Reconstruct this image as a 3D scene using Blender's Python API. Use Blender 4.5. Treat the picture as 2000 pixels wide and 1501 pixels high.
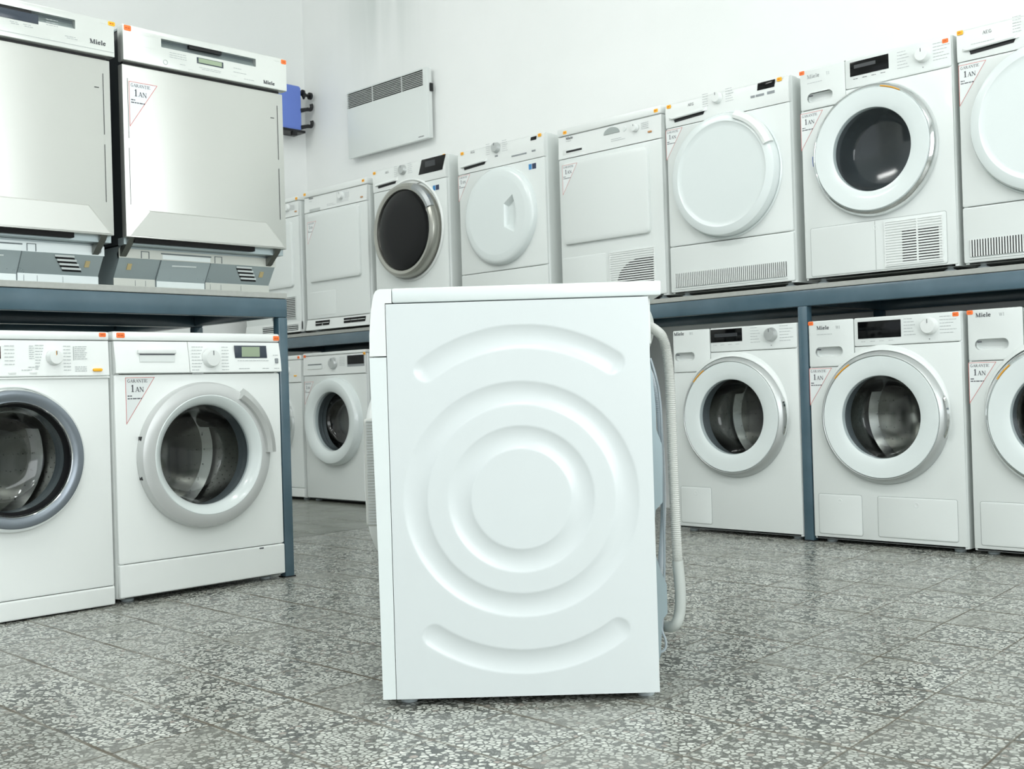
import bpy, bmesh, math, random
from mathutils import Vector, Matrix
from mathutils.geometry import tessellate_polygon
random.seed(7)
PI = math.pi
scn = bpy.context.scene
COL = scn.collection
for o in list(bpy.data.objects):
    bpy.data.objects.remove(o)

# ---------------------------------------------------------------- camera
CAM_Z = .6161
f_px, pitch, roll, yaw = 2219.55, .005, -.0296, -.7794
fw = Vector((math.sin(yaw)*math.cos(pitch), math.cos(yaw)*math.cos(pitch), math.sin(pitch)))
rt = Vector((math.cos(yaw), -math.sin(yaw), 0))
up = rt.cross(fw)
r2 = rt*math.cos(roll) + up*math.sin(roll)
u2 = -rt*math.sin(roll) + up*math.cos(roll)
cd = bpy.data.cameras.new('camera')
cam = bpy.data.objects.new('camera', cd)
COL.objects.link(cam)
M = Matrix((r2, u2, -fw)).transposed().to_4x4()
M.translation = Vector((0, 0, CAM_Z))
cam.matrix_world = M
cd.sensor_width = 36
cd.lens = 36*f_px/2000
cd.clip_start = .05
cd.dof.use_dof = True
cd.dof.focus_distance = 2.7
cd.dof.aperture_fstop = 13
scn.camera = cam

# ---------------------------------------------------------------- world and light
scn.view_settings.view_transform = 'Standard'
scn.view_settings.look = 'None'
scn.view_settings.exposure = -0.33
scn.view_settings.gamma = 1
scn.view_settings.use_curve_mapping = False
w = bpy.data.worlds.new('World')
scn.world = w
w.use_nodes = True
w.node_tree.nodes['Background'].inputs[0].default_value = (.86, .94, 1, 1)
w.node_tree.nodes['Background'].inputs[1].default_value = 1.0

def area(name, loc, target, sx, sy, power, col=(1, 1, 1)):
    l = bpy.data.lights.new(name, 'AREA')
    l.shape = 'RECTANGLE'; l.size = sx; l.size_y = sy; l.energy = power; l.color = col
    o = bpy.data.objects.new(name, l)
    COL.objects.link(o)
    o.location = loc
    d = Vector(target) - Vector(loc)
    o.rotation_euler = d.to_track_quat('-Z', 'Y').to_euler()
    return o
# daylight entering through the shop windows (in the two walls behind the camera)
area('window_daylight_front', (-1.4, -2.42, 1.75), (-1.4, 3, 1.2), 6.6, 2.3, 20, (.95, .99, 1))
area('window_daylight_side', (2.42, 1.0, 1.75), (-3, 1.4, 1.1), 4.4, 2.3, 160, (.95, .99, 1))

# ---------------------------------------------------------------- materials
MATS = {}
def mat(name, col, rough=.5, metal=0., coat=0., spec=.5, emit=None, bump=None):
    if name in MATS: return MATS[name]
    m = bpy.data.materials.new(name)
    m.use_nodes = True
    b = m.node_tree.nodes['Principled BSDF']
    b.inputs['Base Color'].default_value = (*[c**2.2 for c in col], 1)
    b.inputs['Roughness'].default_value = rough
    b.inputs['Metallic'].default_value = metal
    b.inputs['Coat Weight'].default_value = coat
    b.inputs['Coat Roughness'].default_value = .08
    b.inputs['Specular IOR Level'].default_value = spec
    if bump:
        nt = m.node_tree
        n = nt.nodes.new('ShaderNodeTexNoise'); n.inputs['Scale'].default_value = bump[0]
        tc = nt.nodes.new('ShaderNodeTexCoord')
        nt.links.new(tc.outputs['Object'], n.inputs['Vector'])
        bp = nt.nodes.new('ShaderNodeBump'); bp.inputs['Strength'].default_value = bump[1]; bp.inputs['Distance'].default_value = bump[2]
        nt.links.new(n.outputs['Fac'], bp.inputs['Height'])
        nt.links.new(bp.outputs['Normal'], b.inputs['Normal'])
    if emit:
        b.inputs['Emission Color'].default_value = (*emit[0], 1); b.inputs['Emission Strength'].default_value = emit[1]
    MATS[name] = m
    return m
enamel = mat('white_enamel', (.87, .89, .88), .32, coat=.25)
enamel_lit = mat('lit_white_enamel', (.95, .965, .955), .3, coat=.25)  # paler copy of the white enamel; left row's light put into the colour
plastic_lit = mat('lit_white_plastic', (.93, .945, .935), .35)  # paler copy of the white plastic, light painted in likewise
enamel_new = mat('bright_enamel', (.865, .895, .89), .25, coat=.3)
plastic = mat('white_plastic', (.89, .905, .895), .35)
plastic_in = mat('white_recess_plastic', (.88, .90, .89), .5)
silver = mat('matt_silver', (.74, .755, .75), .38, metal=.55)
silver_dk = mat('dark_silver', (.62, .635, .64), .33, metal=.75)
chrome = mat('chrome', (.86, .87, .87), .07, metal=1)
black_gl = mat('black_gloss', (.05, .055, .06), .1, spec=.28)
black_pl = mat('black_plastic', (.07, .075, .085), .45)
dark_gap = mat('dark_interior', (.04, .04, .04), .9)
rubber = mat('grey_rubber', (.34, .37, .38), .5)
lcd = mat('lcd_green', (.60, .66, .56), .25)
print_g = mat('grey_print', (.70, .72, .72), .6)
print_d = mat('dark_print', (.33, .34, .36), .6)
paper = mat('paper', (.90, .915, .93), .6)
red = mat('red_ink', (.80, .42, .40), .6)
orange = mat('orange_sticker', (.98, .47, .22), .5)
yellow = mat('yellow_sticker', (.99, .72, .16), .5)
orange_band = mat('amber_band', (.92, .66, .22), .4)
blue_pl = mat('blue_plastic', (.42, .52, .84), .5)
blue_tag = mat('blue_tag', (.22, .50, .72), .5)
hose_m = mat('hose_grey', (.76, .77, .75), .45)
hose_s = mat('smooth_hose_grey', (.70, .72, .70), .4)
galv_back = mat('zinc_sheet', (.60, .66, .68), .3, metal=.7)
card = mat('amber_plastic', (.75, .68, .50), .5)
foot_m = mat('foot_plastic', (.72, .76, .77), .45)

def nodemat(name):
    m = bpy.data.materials.new(name); m.use_nodes = True
    MATS[name] = m
    return m, m.node_tree, m.node_tree.nodes['Principled BSDF']
def N(nt, typ, **kw):
    n = nt.nodes.new('ShaderNode'+typ)
    for k, v in kw.items():
        if k.startswith('i_'): n.inputs[int(k[2:])].default_value = v
        else: setattr(n, k, v)
    return n
def math_n(nt, op, a, b=None, c=None):
    n = nt.nodes.new('ShaderNodeMath'); n.operation = op
    for i, v in enumerate((a, b, c)):
        if v is None: continue
        if isinstance(v, (int, float)): n.inputs[i].default_value = v
        else: nt.links.new(v, n.inputs[i])
    return n.outputs[0]
def mixc(nt, fac, a, b):
    n = nt.nodes.new('ShaderNodeMix'); n.data_type = 'RGBA'
    for i, v in ((0, fac), (6, a), (7, b)):
        if isinstance(v, (int, float)): n.inputs[i].default_value = v
        elif isinstance(v, tuple): n.inputs[i].default_value = (*[c**2.2 for c in v], 1)
        else: nt.links.new(v, n.inputs[i])
    return n.outputs[2]
def ramp(nt, src, p0, p1):
    n = nt.nodes.new('ShaderNodeMapRange'); n.inputs[1].default_value = p0; n.inputs[2].default_value = p1
    nt.links.new(src, n.inputs[0]); return n.outputs[0]

# painted blue-grey steel with patchy wear
def steelmat():
    m, nt, b = nodemat('blue_grey_paint')
    tc = N(nt, 'TexCoord')
    n1 = N(nt, 'TexNoise'); n1.inputs['Scale'].default_value = 5; n1.inputs['Detail'].default_value = 5
    nt.links.new(tc.outputs['Object'], n1.inputs['Vector'])
    c = mixc(nt, ramp(nt, n1.outputs['Fac'], .35, .7), (.25, .345, .39), (.31, .40, .45))
    nt.links.new(c, b.inputs['Base Color'])
    b.inputs['Roughness'].default_value = .24
    b.inputs['Specular IOR Level'].default_value = .9
    return m
steel_paint = steelmat()

def brushed(name, col, rough, metal, sc):
    m, nt, b = nodemat(name)
    tc = N(nt, 'TexCoord'); mp = N(nt, 'Mapping'); mp.inputs['Scale'].default_value = sc
    nt.links.new(tc.outputs['Object'], mp.inputs[0])
    n1 = N(nt, 'TexNoise'); n1.inputs['Scale'].default_value = 1; n1.inputs['Detail'].default_value = 4
    nt.links.new(mp.outputs[0], n1.inputs['Vector'])
    b.inputs['Base Color'].default_value = (*[c**2.2 for c in col], 1)
    b.inputs['Metallic'].default_value = metal
    r = math_n(nt, 'MULTIPLY_ADD', n1.outputs['Fac'], .15, rough-.07)
    nt.links.new(r, b.inputs['Roughness'])
    bp = N(nt, 'Bump'); bp.inputs['Strength'].default_value = .08; bp.inputs['Distance'].default_value = .001
    nt.links.new(n1.outputs['Fac'], bp.inputs['Height']); nt.links.new(bp.outputs[0], b.inputs['Normal'])
    return m
steel_door = brushed('brushed_steel_door', (.80, .805, .785), .36, .8, (6, 6, 300))
steel_panel = brushed('brushed_steel_panel', (.90, .91, .895), .3, .75, (6, 6, 400))
galv = brushed('galvanised_sheet', (.68, .73, .74), .3, .45, (14, 14, 14))
drum_m = mat('drum_steel', (.60, .60, .58), .2, metal=1)

zinc_sheen = mat('zinc_sheen', (.90, .93, .925), .3, metal=.25)  # reflection on the galvanised metal put into the colour
flange_m = [mat('white_zinc_sheen', (.88, .91, .91), .35, metal=.3), mat('beige_zinc_sheen', (.80, .81, .78), .4, metal=.3)]  # flange tones with the reflected light painted in
def boardmat():
    m, nt, b = nodemat('grey_board')
    tc = N(nt, 'TexCoord')
    n1 = N(nt, 'TexNoise'); n1.inputs['Scale'].default_value = 60
    nt.links.new(tc.outputs['Object'], n1.inputs['Vector'])
    c = mixc(nt, n1.outputs['Fac'], (.60, .61, .59), (.68, .69, .67))
    nt.links.new(c, b.inputs['Base Color']); b.inputs['Roughness'].default_value = .6
    return m
board_m = boardmat()

def wallmat(name, stain=False):
    m, nt, b = nodemat(name)
    tc = N(nt, 'TexCoord')
    n1 = N(nt, 'TexNoise'); n1.inputs['Scale'].default_value = 1.6; n1.inputs['Detail'].default_value = 4
    nt.links.new(tc.outputs['Object'], n1.inputs['Vector'])
    c = mixc(nt, ramp(nt, n1.outputs['Fac'], .3, .7), (.935, .945, .937), (.955, .962, .955))
    if stain:   # soot marks the heater has left on the wall above it
        sp = N(nt, 'SeparateXYZ'); nt.links.new(tc.outputs['Object'], sp.inputs[0])
        mp = N(nt, 'Mapping'); mp.inputs['Scale'].default_value = (3.2, 1, .35)
        nt.links.new(tc.outputs['Object'], mp.inputs[0])
        n2 = N(nt, 'TexNoise'); n2.inputs['Scale'].default_value = 1.5; n2.inputs['Detail'].default_value = 3
        nt.links.new(mp.outputs[0], n2.inputs['Vector'])
        gx = math_n(nt, 'SUBTRACT', 1, math_n(nt, 'MULTIPLY', math_n(nt, 'ABSOLUTE', math_n(nt, 'ADD', sp.outputs[0], 5.62)), 1.7))
        gx = math_n(nt, 'MAXIMUM', gx, 0)
        gz = ramp(nt, sp.outputs[2], 2.5, 3.1)
        s = math_n(nt, 'MULTIPLY', math_n(nt, 'MULTIPLY', gx, gz), ramp(nt, n2.outputs['Fac'], .3, .65))
        c = mixc(nt, math_n(nt, 'MULTIPLY', s, .75), c, (.77, .80, .785))
    nt.links.new(c, b.inputs['Base Color']); b.inputs['Roughness'].default_value = .75
    n3 = N(nt, 'TexNoise'); n3.inputs['Scale'].default_value = 40
    nt.links.new(tc.outputs['Object'], n3.inputs['Vector'])
    bp = N(nt, 'Bump'); bp.inputs['Strength'].default_value = .1; bp.inputs['Distance'].default_value = .004
    nt.links.new(n3.outputs['Fac'], bp.inputs['Height']); nt.links.new(bp.outputs[0], b.inputs['Normal'])
    return m
wall_m = wallmat('wall_paint')
wall_s = wallmat('wall_paint_sooty', True)

def floormat():
    m, nt, b = nodemat('terrazzo_tiles')
    tc = N(nt, 'TexCoord'); sp = N(nt, 'SeparateXYZ')
    nt.links.new(tc.outputs['Object'], sp.inputs[0])
    X, Y = sp.outputs[0], sp.outputs[1]
    # joints: rows along X every .207, columns slightly out of square
    n0 = N(nt, 'TexNoise'); n0.inputs['Scale'].default_value = 3.
    nt.links.new(tc.outputs['Object'], n0.inputs['Vector'])
    wob = math_n(nt, 'MULTIPLY', math_n(nt, 'SUBTRACT', n0.outputs['Fac'], .5), .012)
    ys = math_n(nt, 'DIVIDE', math_n(nt, 'ADD', math_n(nt, 'SUBTRACT', Y, 1.325), wob), .2075)
    xs = math_n(nt, 'DIVIDE', math_n(nt, 'ADD', math_n(nt, 'MULTIPLY_ADD', math_n(nt, 'SUBTRACT', Y, 1.4), .087, math_n(nt, 'ADD', X, 1.336)), wob), .2075)
    def joint(v, wdt):
        fr = math_n(nt, 'FRACT', v)
        d = math_n(nt, 'MINIMUM', fr, math_n(nt, 'SUBTRACT', 1, fr))
        return ramp(nt, d, wdt, wdt*.45)
    cell = N(nt, 'CombineXYZ')
    nt.links.new(math_n(nt, 'FLOOR', xs), cell.inputs[0]); nt.links.new(math_n(nt, 'FLOOR', ys), cell.inputs[1])
    wn = N(nt, 'TexWhiteNoise'); wn.noise_dimensions = '3D'
    nt.links.new(cell.outputs[0], wn.inputs['Vector'])
    rnd = wn.outputs['Value']
    nj = N(nt, 'TexNoise'); nj.inputs['Scale'].default_value = 2.2
    nt.links.new(tc.outputs['Object'], nj.inputs['Vector'])
    jr = ramp(nt, nj.outputs['Fac'], .42, .6)
    jw = math_n(nt, 'MULTIPLY_ADD', jr, .55, .45)
    J = math_n(nt, 'MULTIPLY', math_n(nt, 'MAXIMUM', joint(xs, .013), joint(ys, .026)), jw)
    # chips: each tile shifts the pattern
    off = N(nt, 'VectorMath'); off.operation = 'MULTIPLY_ADD'
    nt.links.new(wn.outputs['Color'], off.inputs[0]); off.inputs[1].default_value = (7, 7, 7)
    nt.links.new(tc.outputs['Object'], off.inputs[2])
    def chips(scale, t0, t1, thr):
        nd = N(nt, 'TexNoise'); nd.inputs['Scale'].default_value = scale*.9; nd.inputs['Detail'].default_value = 2
        nt.links.new(off.outputs[0], nd.inputs['Vector'])
        vm = N(nt, 'VectorMath'); vm.operation = 'MULTIPLY_ADD'; vm.inputs[1].default_value = (.6/scale,)*3
        nt.links.new(nd.outputs['Color'], vm.inputs[0]); nt.links.new(off.outputs[0], vm.inputs[2])
        v = N(nt, 'TexVoronoi'); v.voronoi_dimensions = '2D'; v.feature = 'DISTANCE_TO_EDGE'; v.inputs['Scale'].default_value = scale
        v2 = N(nt, 'TexVoronoi'); v2.voronoi_dimensions = '2D'; v2.inputs['Scale'].default_value = scale
        nt.links.new(vm.outputs[0], v.inputs['Vector']); nt.links.new(vm.outputs[0], v2.inputs['Vector'])
        sc = N(nt, 'SeparateColor'); nt.links.new(v2.outputs['Color'], sc.inputs[0])
        e = ramp(nt, v.outputs['Distance'], t0, t1)
        k = math_n(nt, 'GREATER_THAN', sc.outputs[0], thr)
        return math_n(nt, 'MULTIPLY', e, k), sc.outputs[1], sc.outputs[2]
    c1, t1_, h1 = chips(86, .09, .17, .26)
    c2, t2_, h2 = chips(190, .1, .25, .5)
    base = mixc(nt, rnd, (.28, .29, .275), (.395, .40, .375))
    chipc = mixc(nt, t1_, (.70, .71, .675), (.88, .89, .855))
    chipc = mixc(nt, math_n(nt, 'GREATER_THAN', h1, .95), chipc, (.62, .585, .55))
    col = mixc(nt, math_n(nt, 'MULTIPLY', c2, .4), base, (.66, .67, .65))
    amt = math_n(nt, 'MULTIPLY', c1, math_n(nt, 'MULTIPLY_ADD', rnd, -.3, .95))
    col = mixc(nt, amt, col, chipc)
    # worn dusty patches
    n4 = N(nt, 'TexNoise'); n4.inputs['Scale'].default_value = 4.5; n4.inputs['Detail'].default_value = 6
    nt.links.new(tc.outputs['Object'], n4.inputs['Vector'])
    col = mixc(nt, math_n(nt, 'MULTIPLY', ramp(nt, n4.outputs['Fac'], .48, .75), .45), col, (.50, .50, .465))
    col = mixc(nt, J, col, (.33, .30, .245))
    # plain screed beyond the seam at the far end of the shop
    far = math_n(nt, 'LESS_THAN', X, -4.19)
    n5 = N(nt, 'TexNoise'); n5.inputs['Scale'].default_value = 6; n5.inputs['Detail'].default_value = 5
    nt.links.new(tc.outputs['Object'], n5.inputs['Vector'])
    col = mixc(nt, far, col, mixc(nt, n5.outputs['Fac'], (.42, .43, .40), (.49, .50, .46)))
    sm = ramp(nt, math_n(nt, 'ABSOLUTE', math_n(nt, 'ADD', X, 4.19)), .012, .006)
    col = mixc(nt, sm, col, (.25, .25, .22))
    nt.links.new(col, b.inputs['Base Color'])
    rg = math_n(nt, 'MULTIPLY_ADD', n4.outputs['Fac'], .22, .14)
    rg = math_n(nt, 'MULTIPLY_ADD', J, .3, rg)
    nt.links.new(rg, b.inputs['Roughness'])
    b.inputs['Specular IOR Level'].default_value = .5
    bp = N(nt, 'Bump'); bp.inputs['Strength'].default_value = .5; bp.inputs['Distance'].default_value = .0015
    nt.links.new(math_n(nt, 'MULTIPLY', J, -1), bp.inputs['Height']); nt.links.new(bp.outputs[0], b.inputs['Normal'])
    return m
floor_m = floormat()

def glassmat(name, tint, dens):
    m = bpy.data.materials.new(name); m.use_nodes = True
    nt = m.node_tree; nt.nodes.clear()
    out = nt.nodes.new('ShaderNodeOutputMaterial')
    mx = nt.nodes.new('ShaderNodeMixShader'); lw = nt.nodes.new('ShaderNodeLayerWeight')
    tr = nt.nodes.new('ShaderNodeBsdfTransparent'); tr.inputs[0].default_value = (*tint, 1)
    gl = nt.nodes.new('ShaderNodeBsdfGlossy'); gl.inputs['Roughness'].default_value = .09
    ad = math_n(nt, 'MULTIPLY_ADD', math_n(nt, 'POWER', lw.outputs['Facing'], 2.6), .75, dens)
    nt.links.new(ad, mx.inputs[0]); nt.links.new(tr.outputs[0], mx.inputs[1]); nt.links.new(gl.outputs[0], mx.inputs[2])
    nt.links.new(mx.outputs[0], out.inputs[0])
    MATS[name] = m
    return m
glass = glassmat('porthole_glass', (.80, .83, .84), .05)
smoked = glassmat('smoked_glass', (.45, .47, .49), .02)
pane_g = glassmat('window_glass', (.97, .98, .98), 0)

# ---------------------------------------------------------------- mesh helpers
class MB:
    """collects shapes; build() links them as one mesh object"""
    def __init__(s): s.bm = bmesh.new()
    def face(s, vs):
        try: return s.bm.faces.new(vs)
        except ValueError: return None
    def box(s, x0, x1, y0, y1, z0, z1, bev=0, seg=2):
        b = s.bm
        vs = [b.verts.new((x, y, z)) for x in (x0, x1) for y in (y0, y1) for z in (z0, z1)]
        fs = [(0, 1, 3, 2), (4, 6, 7, 5), (0, 4, 5, 1), (2, 3, 7, 6), (0, 2, 6, 4), (1, 5, 7, 3)]
        es = set()
        for f in fs:
            F = b.faces.new([vs[i] for i in f])
            es.update(F.edges)
        if bev > 0:
            bmesh.ops.bevel(b, geom=list(es), offset=bev, segments=seg, affect='EDGES', profile=.5)
        return s
    def loft(s, loops, close=True, cap0=True, cap1=True):
        L = [[s.bm.verts.new(p) for p in lp] for lp in loops]
        n = len(L[0])
        for a, c in zip(L, L[1:]):
            for i in range(n if close else n-1):
                j = (i+1) % n
                s.face((a[i], a[j], c[j], c[i]))
        if cap0: s.face(L[0][::-1])
        if cap1: s.face(L[-1])
        return s
    def plate(s, outer, yf, yb, bev=.002, holes=(), inset=None):
        """slab facing -y; outer: function inset->outline [(x,z)]; holes: outlines"""
        o0 = outer(bev); o1 = outer(bev*.3); o2 = outer(0)
        lay = [(o0, yf), (o1, yf+bev*.3), (o2, yf+bev), (o2, yb)]
        V = [[s.bm.verts.new((x, y, z)) for x, z in o] for o, y in lay]
        n = len(o0)
        for a, c in zip(V, V[1:]):
            for i in range(n):
                j = (i+1) % n
                s.face((a[i], a[j], c[j], c[i]))
        H = []
        for h in holes:
            A = [s.bm.verts.new((x, yf, z)) for x, z in h]
            B = [s.bm.verts.new((x, yb, z)) for x, z in h]
            m = len(h)
            for i in range(m):
                j = (i+1) % m
                s.face((A[i], B[i], B[j], A[j]))
            H.append((A, B))
        for idx, base in ((0, V[0]), (1, V[-1])):
            loops = [base] + [h[idx] for h in H]
            flat = [v for l in loops for v in l]
            tris = tessellate_polygon([[Vector((v.co.x, v.co.z, 0)) for v in l] for l in loops])
            for t in tris: s.face([flat[i] for i in t])
        return s
    def prism(s, pts, y0, y1):
        return s.loft([[(x, y0, z) for x, z in pts], [(x, y1, z) for x, z in pts]])
    def prism_x(s, pts, x0, x1):
        return s.loft([[(x0, y, z) for y, z in pts], [(x1, y, z) for y, z in pts]])
    def lathe(s, cx, cz, prof, seg=72, a0=0, a1=2*PI, sx=1):
        full = abs(a1-a0-2*PI) < 1e-6
        k = seg if full else seg+1
        rows = []
        for r, y in prof:
            if r < 1e-6 and full: rows.append([s.bm.verts.new((cx, y, cz))]*k)
            else: rows.append([s.bm.verts.new((cx+sx*r*math.cos(a0+(a1-a0)*i/seg), y, cz+r*math.sin(a0+(a1-a0)*i/seg))) for i in range(k)])
        for a, c in zip(rows, rows[1:]):
            for i in range(seg):
                j = (i+1) % k
                vs = []
                for v in (a[i], a[j], c[j], c[i]):
                    if v not in vs: vs.append(v)
                if len(vs) > 2: s.face(vs)
        if not full:
            s.face([r[0] for r in rows]); s.face([r[-1] for r in rows][::-1])
        return s
    def tube(s, pts, rad, seg=10, ripple=None, closed_ends=True, sub=6):
        P = [Vector(p) for p in pts]
        def cr(t):
            i = min(int(t), len(P)-2); u = t-i
            p0 = P[max(i-1, 0)]; p1 = P[i]; p2 = P[i+1]; p3 = P[min(i+2, len(P)-1)]
            return .5*((2*p1)+(p2-p0)*u+(2*p0-5*p1+4*p2-p3)*u*u+(3*p1-p0-3*p2+p3)*u**3)
        n = (len(P)-1)*sub
        C = [cr(i/sub) for i in range(n+1)]
        loops = []
        ref = Vector((.3, .9, .2)).normalized()
        for i, c in enumerate(C):
            t = (C[min(i+1, n)]-C[max(i-1, 0)]).normalized()
            a = t.cross(ref).normalized(); b = t.cross(a).normalized()
            r = rad if ripple is None else rad*(1-ripple*(i % 2))
            loops.append([c+a*r*math.cos(2*PI*k/seg)+b*r*math.sin(2*PI*k/seg) for k in range(seg)])
        return s.loft(loops, cap0=closed_ends, cap1=closed_ends)
    def build(s, name, m, parent=None, label=None, smooth=35):
        bmesh.ops.recalc_face_normals(s.bm, faces=s.bm.faces)
        me = bpy.data.meshes.new(name)
        s.bm.to_mesh(me); s.bm.free()
        me.materials.append(m)
        if smooth:
            me.polygons.foreach_set('use_smooth', [True]*len(me.polygons))
            me.set_sharp_from_angle(angle=math.radians(smooth))
        o = bpy.data.objects.new(name, me)
        COL.objects.link(o)
        if parent: o.parent = parent
        if label: o['label'] = label
        return o

def merge(o, mb, m):
    """adds surface markings to an existing part as faces with a material of their own"""
    me = o.data
    names = [q.name for q in me.materials]
    if m.name not in names: me.materials.append(m)
    idx = [q.name for q in me.materials].index(m.name)
    for f in mb.bm.faces: f.material_index = 99
    tmp = bpy.data.meshes.new('tmp'); mb.bm.to_mesh(tmp); mb.bm.free()
    bm = bmesh.new(); bm.from_mesh(me); n0 = len(bm.faces)
    bm.from_mesh(tmp)
    bm.faces.ensure_lookup_table()
    for f in bm.faces[n0:]: f.material_index = idx; f.smooth = False
    bm.to_mesh(me); bm.free()
    bpy.data.meshes.remove(tmp)
def kid(root, *names):
    for n in names:
        for c in COL.objects:
            if c.parent == root and c.name.split('.')[0] == n: return c
    return root
def rr(x0, x1, z0, z1, r, n=5):
    """rounded rectangle outline as a function of inset"""
    def f(ins=0):
        a0, a1, b0, b1 = x0+ins, x1-ins, z0+ins, z1-ins
        q = max(min(r, (a1-a0)/2-1e-4, (b1-b0)/2-1e-4)-ins*.5, .0005)
        out = []
        for cx, cz, st in ((a1-q, b1-q, 0), (a0+q, b1-q, PI/2), (a0+q, b0+q, PI), (a1-q, b0+q, 1.5*PI)):
            for k in range(n+1):
                t = st+PI/2*k/n
                out.append((cx+q*math.cos(t), cz+q*math.sin(t)))
        return out
    return f
def circ(cx, cz, r, n=72): return [(cx+r*math.cos(2*PI*i/n), cz+r*math.sin(2*PI*i/n)) for i in range(n)]
def poly(pts):
    """outline function for any convex-ish polygon (counter-clockwise)"""
    cx = sum(p[0] for p in pts)/len(pts); cz = sum(p[1] for p in pts)/len(pts)
    def f(ins=0):
        if ins == 0: return list(pts)
        out = []
        n = len(pts)
        for i in range(n):
            p, a, c = Vector(pts[i]), Vector(pts[i-1]), Vector(pts[(i+1) % n])
            d1 = (p-a).normalized(); d2 = (c-p).normalized()
            nn = Vector((-d1.y, d1.x)) + Vector((-d2.y, d2.x))
            k = 1+d1.dot(d2)
            out.append(tuple(p+nn*(ins/max(k, .3))))
        return out
    return f

def thing(name, label, cat, loc=(0, 0, 0), rz=0, group=None):
    o = bpy.data.objects.new(name, None)
    o.empty_display_size = .1
    COL.objects.link(o)
    o.location = loc; o.rotation_euler = (0, 0, rz)
    o['label'] = label; o['category'] = cat
    if group: o['group'] = group
    return o
def struct(o): o['kind'] = 'structure'; return o

# serif lettering drawn as thick strokes -------------------------------------
K, T_, S_ = .17, .075, .06
def arcp(cx, cy, rx, ry, a0, a1, n=10): return [(cx+rx*math.cos(math.radians(a0+(a1-a0)*i/n)), cy+ry*math.sin(math.radians(a0+(a1-a0)*i/n))) for i in range(n+1)]
def sf(x, y, w=.24): return ([(x-w/2, y), (x+w/2, y)], S_)
GL = {
 'A': (.86, [([(.1, 0), (.42, 1)], T_), ([(.42, 1), (.72, 0)], K), ([(.2, .33), (.6, .33)], T_), sf(.1, .03), sf(.72, .03)]),
 'N': (.92, [([(.14, 0), (.14, 1)], T_), ([(.14, 1), (.76, 0)], K), ([(.76, 0), (.76, 1)], T_), sf(.14, .03), sf(.1, .97), sf(.76, .97)]),
 '1': (.56, [([(.28, 0), (.28, 1)], K), sf(.28, .03, .4), ([(.28, .95), (.1, .82)], T_)]),
 'G': (.92, [(arcp(.45, .5, .34, .47, 50, 310, 14), K*.8), ([(.7, .42), (.7, .12)], K), sf(.68, .43, .3)]),
 'R': (.86, [([(.16, 0), (.16, 1)], K), (arcp(.3, .74, .3, .23, 90, -90, 8), K*.7), ([(.16, .97), (.3, .97)], T_), ([(.16, .5), (.3, .5)], T_), ([(.36, .5), (.74, 0)], K), sf(.16, .03, .32), sf(.76, .03, .16)]),
 'T': (.8, [([(.38, 0), (.38, 1)], K), ([(.04, .96), (.72, .96)], T_), ([(.06, .96), (.06, .76)], T_), ([(.7, .96), (.7, .76)], T_), sf(.38, .03, .36)]),
 'Ț': (.8, [([(.38, 0), (.38, 1)], K), ([(.04, .96), (.72, .96)], T_), ([(.06, .96), (.06, .76)], T_), ([(.7, .96), (.7, .76)], T_), sf(.38, .03, .36), ([(.4, -.12), (.34, -.28)], T_)]),
 'I': (.42, [([(.2, 0), (.2, 1)], K), sf(.2, .03, .36), sf(.2, .97, .36)]),
 'E': (.78, [([(.16, 0), (.16, 1)], K), ([(.06, .97), (.64, .97)], T_), ([(.06, .03), (.68, .03)], T_), ([(.16, .5), (.5, .5)], T_), ([(.62, .97), (.62, .76)], T_), ([(.66, .03), (.66, .26)], T_)]),
 'M': (1.2, [([(.16, 0), (.16, 1)], T_*1.3), ([(.16, 1), (.56, .05)], K*1.4), ([(.56, .05), (.94, 1)], T_), ([(.94, 0), (.94, 1)], K*1.4), sf(.14, .03, .34), sf(.94, .03, .38), sf(.1, .97, .3), sf(.98, .97, .3)]),
 'i': (.44, [([(.2, 0), (.2, .64)], K*1.3), ([(.2, .84), (.2, 1)], K*1.3), sf(.2, .03, .4), sf(.14, .62, .26)]),
 'e': (.66, [(arcp(.31, .33, .23, .29, 20, 320, 12), K), ([(.1, .36), (.54, .36)], T_)]),
 'l': (.44, [([(.2, 0), (.2, 1.02)], K*1.3), sf(.2, .03, .4), sf(.14, .98, .26)]),
 'L': (.74, [([(.16, 0), (.16, 1)], K), sf(.16, .97, .34), ([(.06, .03), (.64, .03)], T_), ([(.62, .03), (.62, .24)], T_)]),
 ' ': (.4, []), '.': (.3, [([(.14, 0), (.14, .12)], .13)]),
 'W': (1.1, [([(.06, 1), (.3, 0)], K), ([(.3, 0), (.54, .95)], T_), ([(.54, .95), (.78, 0)], K), ([(.78, 0), (1.0, 1)], T_)]),
 '0': (.6, [(arcp(.3, .5, .2, .44, 0, 360, 14), T_*1.4)]),
 '4': (.6, [([(.42, 0), (.42, .96)], K*.8), ([(.42, .96), (.06, .3)], T_), ([(.06, .3), (.58, .3)], T_)]),
 '7': (.6, [([(.08, .94), (.54, .94)], T_*1.3), ([(.54, .94), (.24, 0)], K*.8)]),
}
def letters(mb, text, x, z, h, y, sx=1, bold=1):
    for ch in text:
        adv, strokes = GL[ch]
        for pts, wd in strokes:
            wd *= h*bold
            for (ax, az), (bx, bz) in zip(pts, pts[1:]):
                p = Vector((x+ax*h*sx, z+az*h)); q = Vector((x+bx*h*sx, z+bz*h))
                d = q-p
                if d.length < 1e-7: continue
                n = Vector((-d.y, d.x)).normalized()*wd/2
                e = d.normalized()*wd*.12
                c = [p-e+n, p-e-n, q+e-n, q+e+n]
                vs = [mb.bm.verts.new((v.x, y, v.y)) for v in c]
                mb.face(vs)
        x += adv*h*sx
    return x
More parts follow.
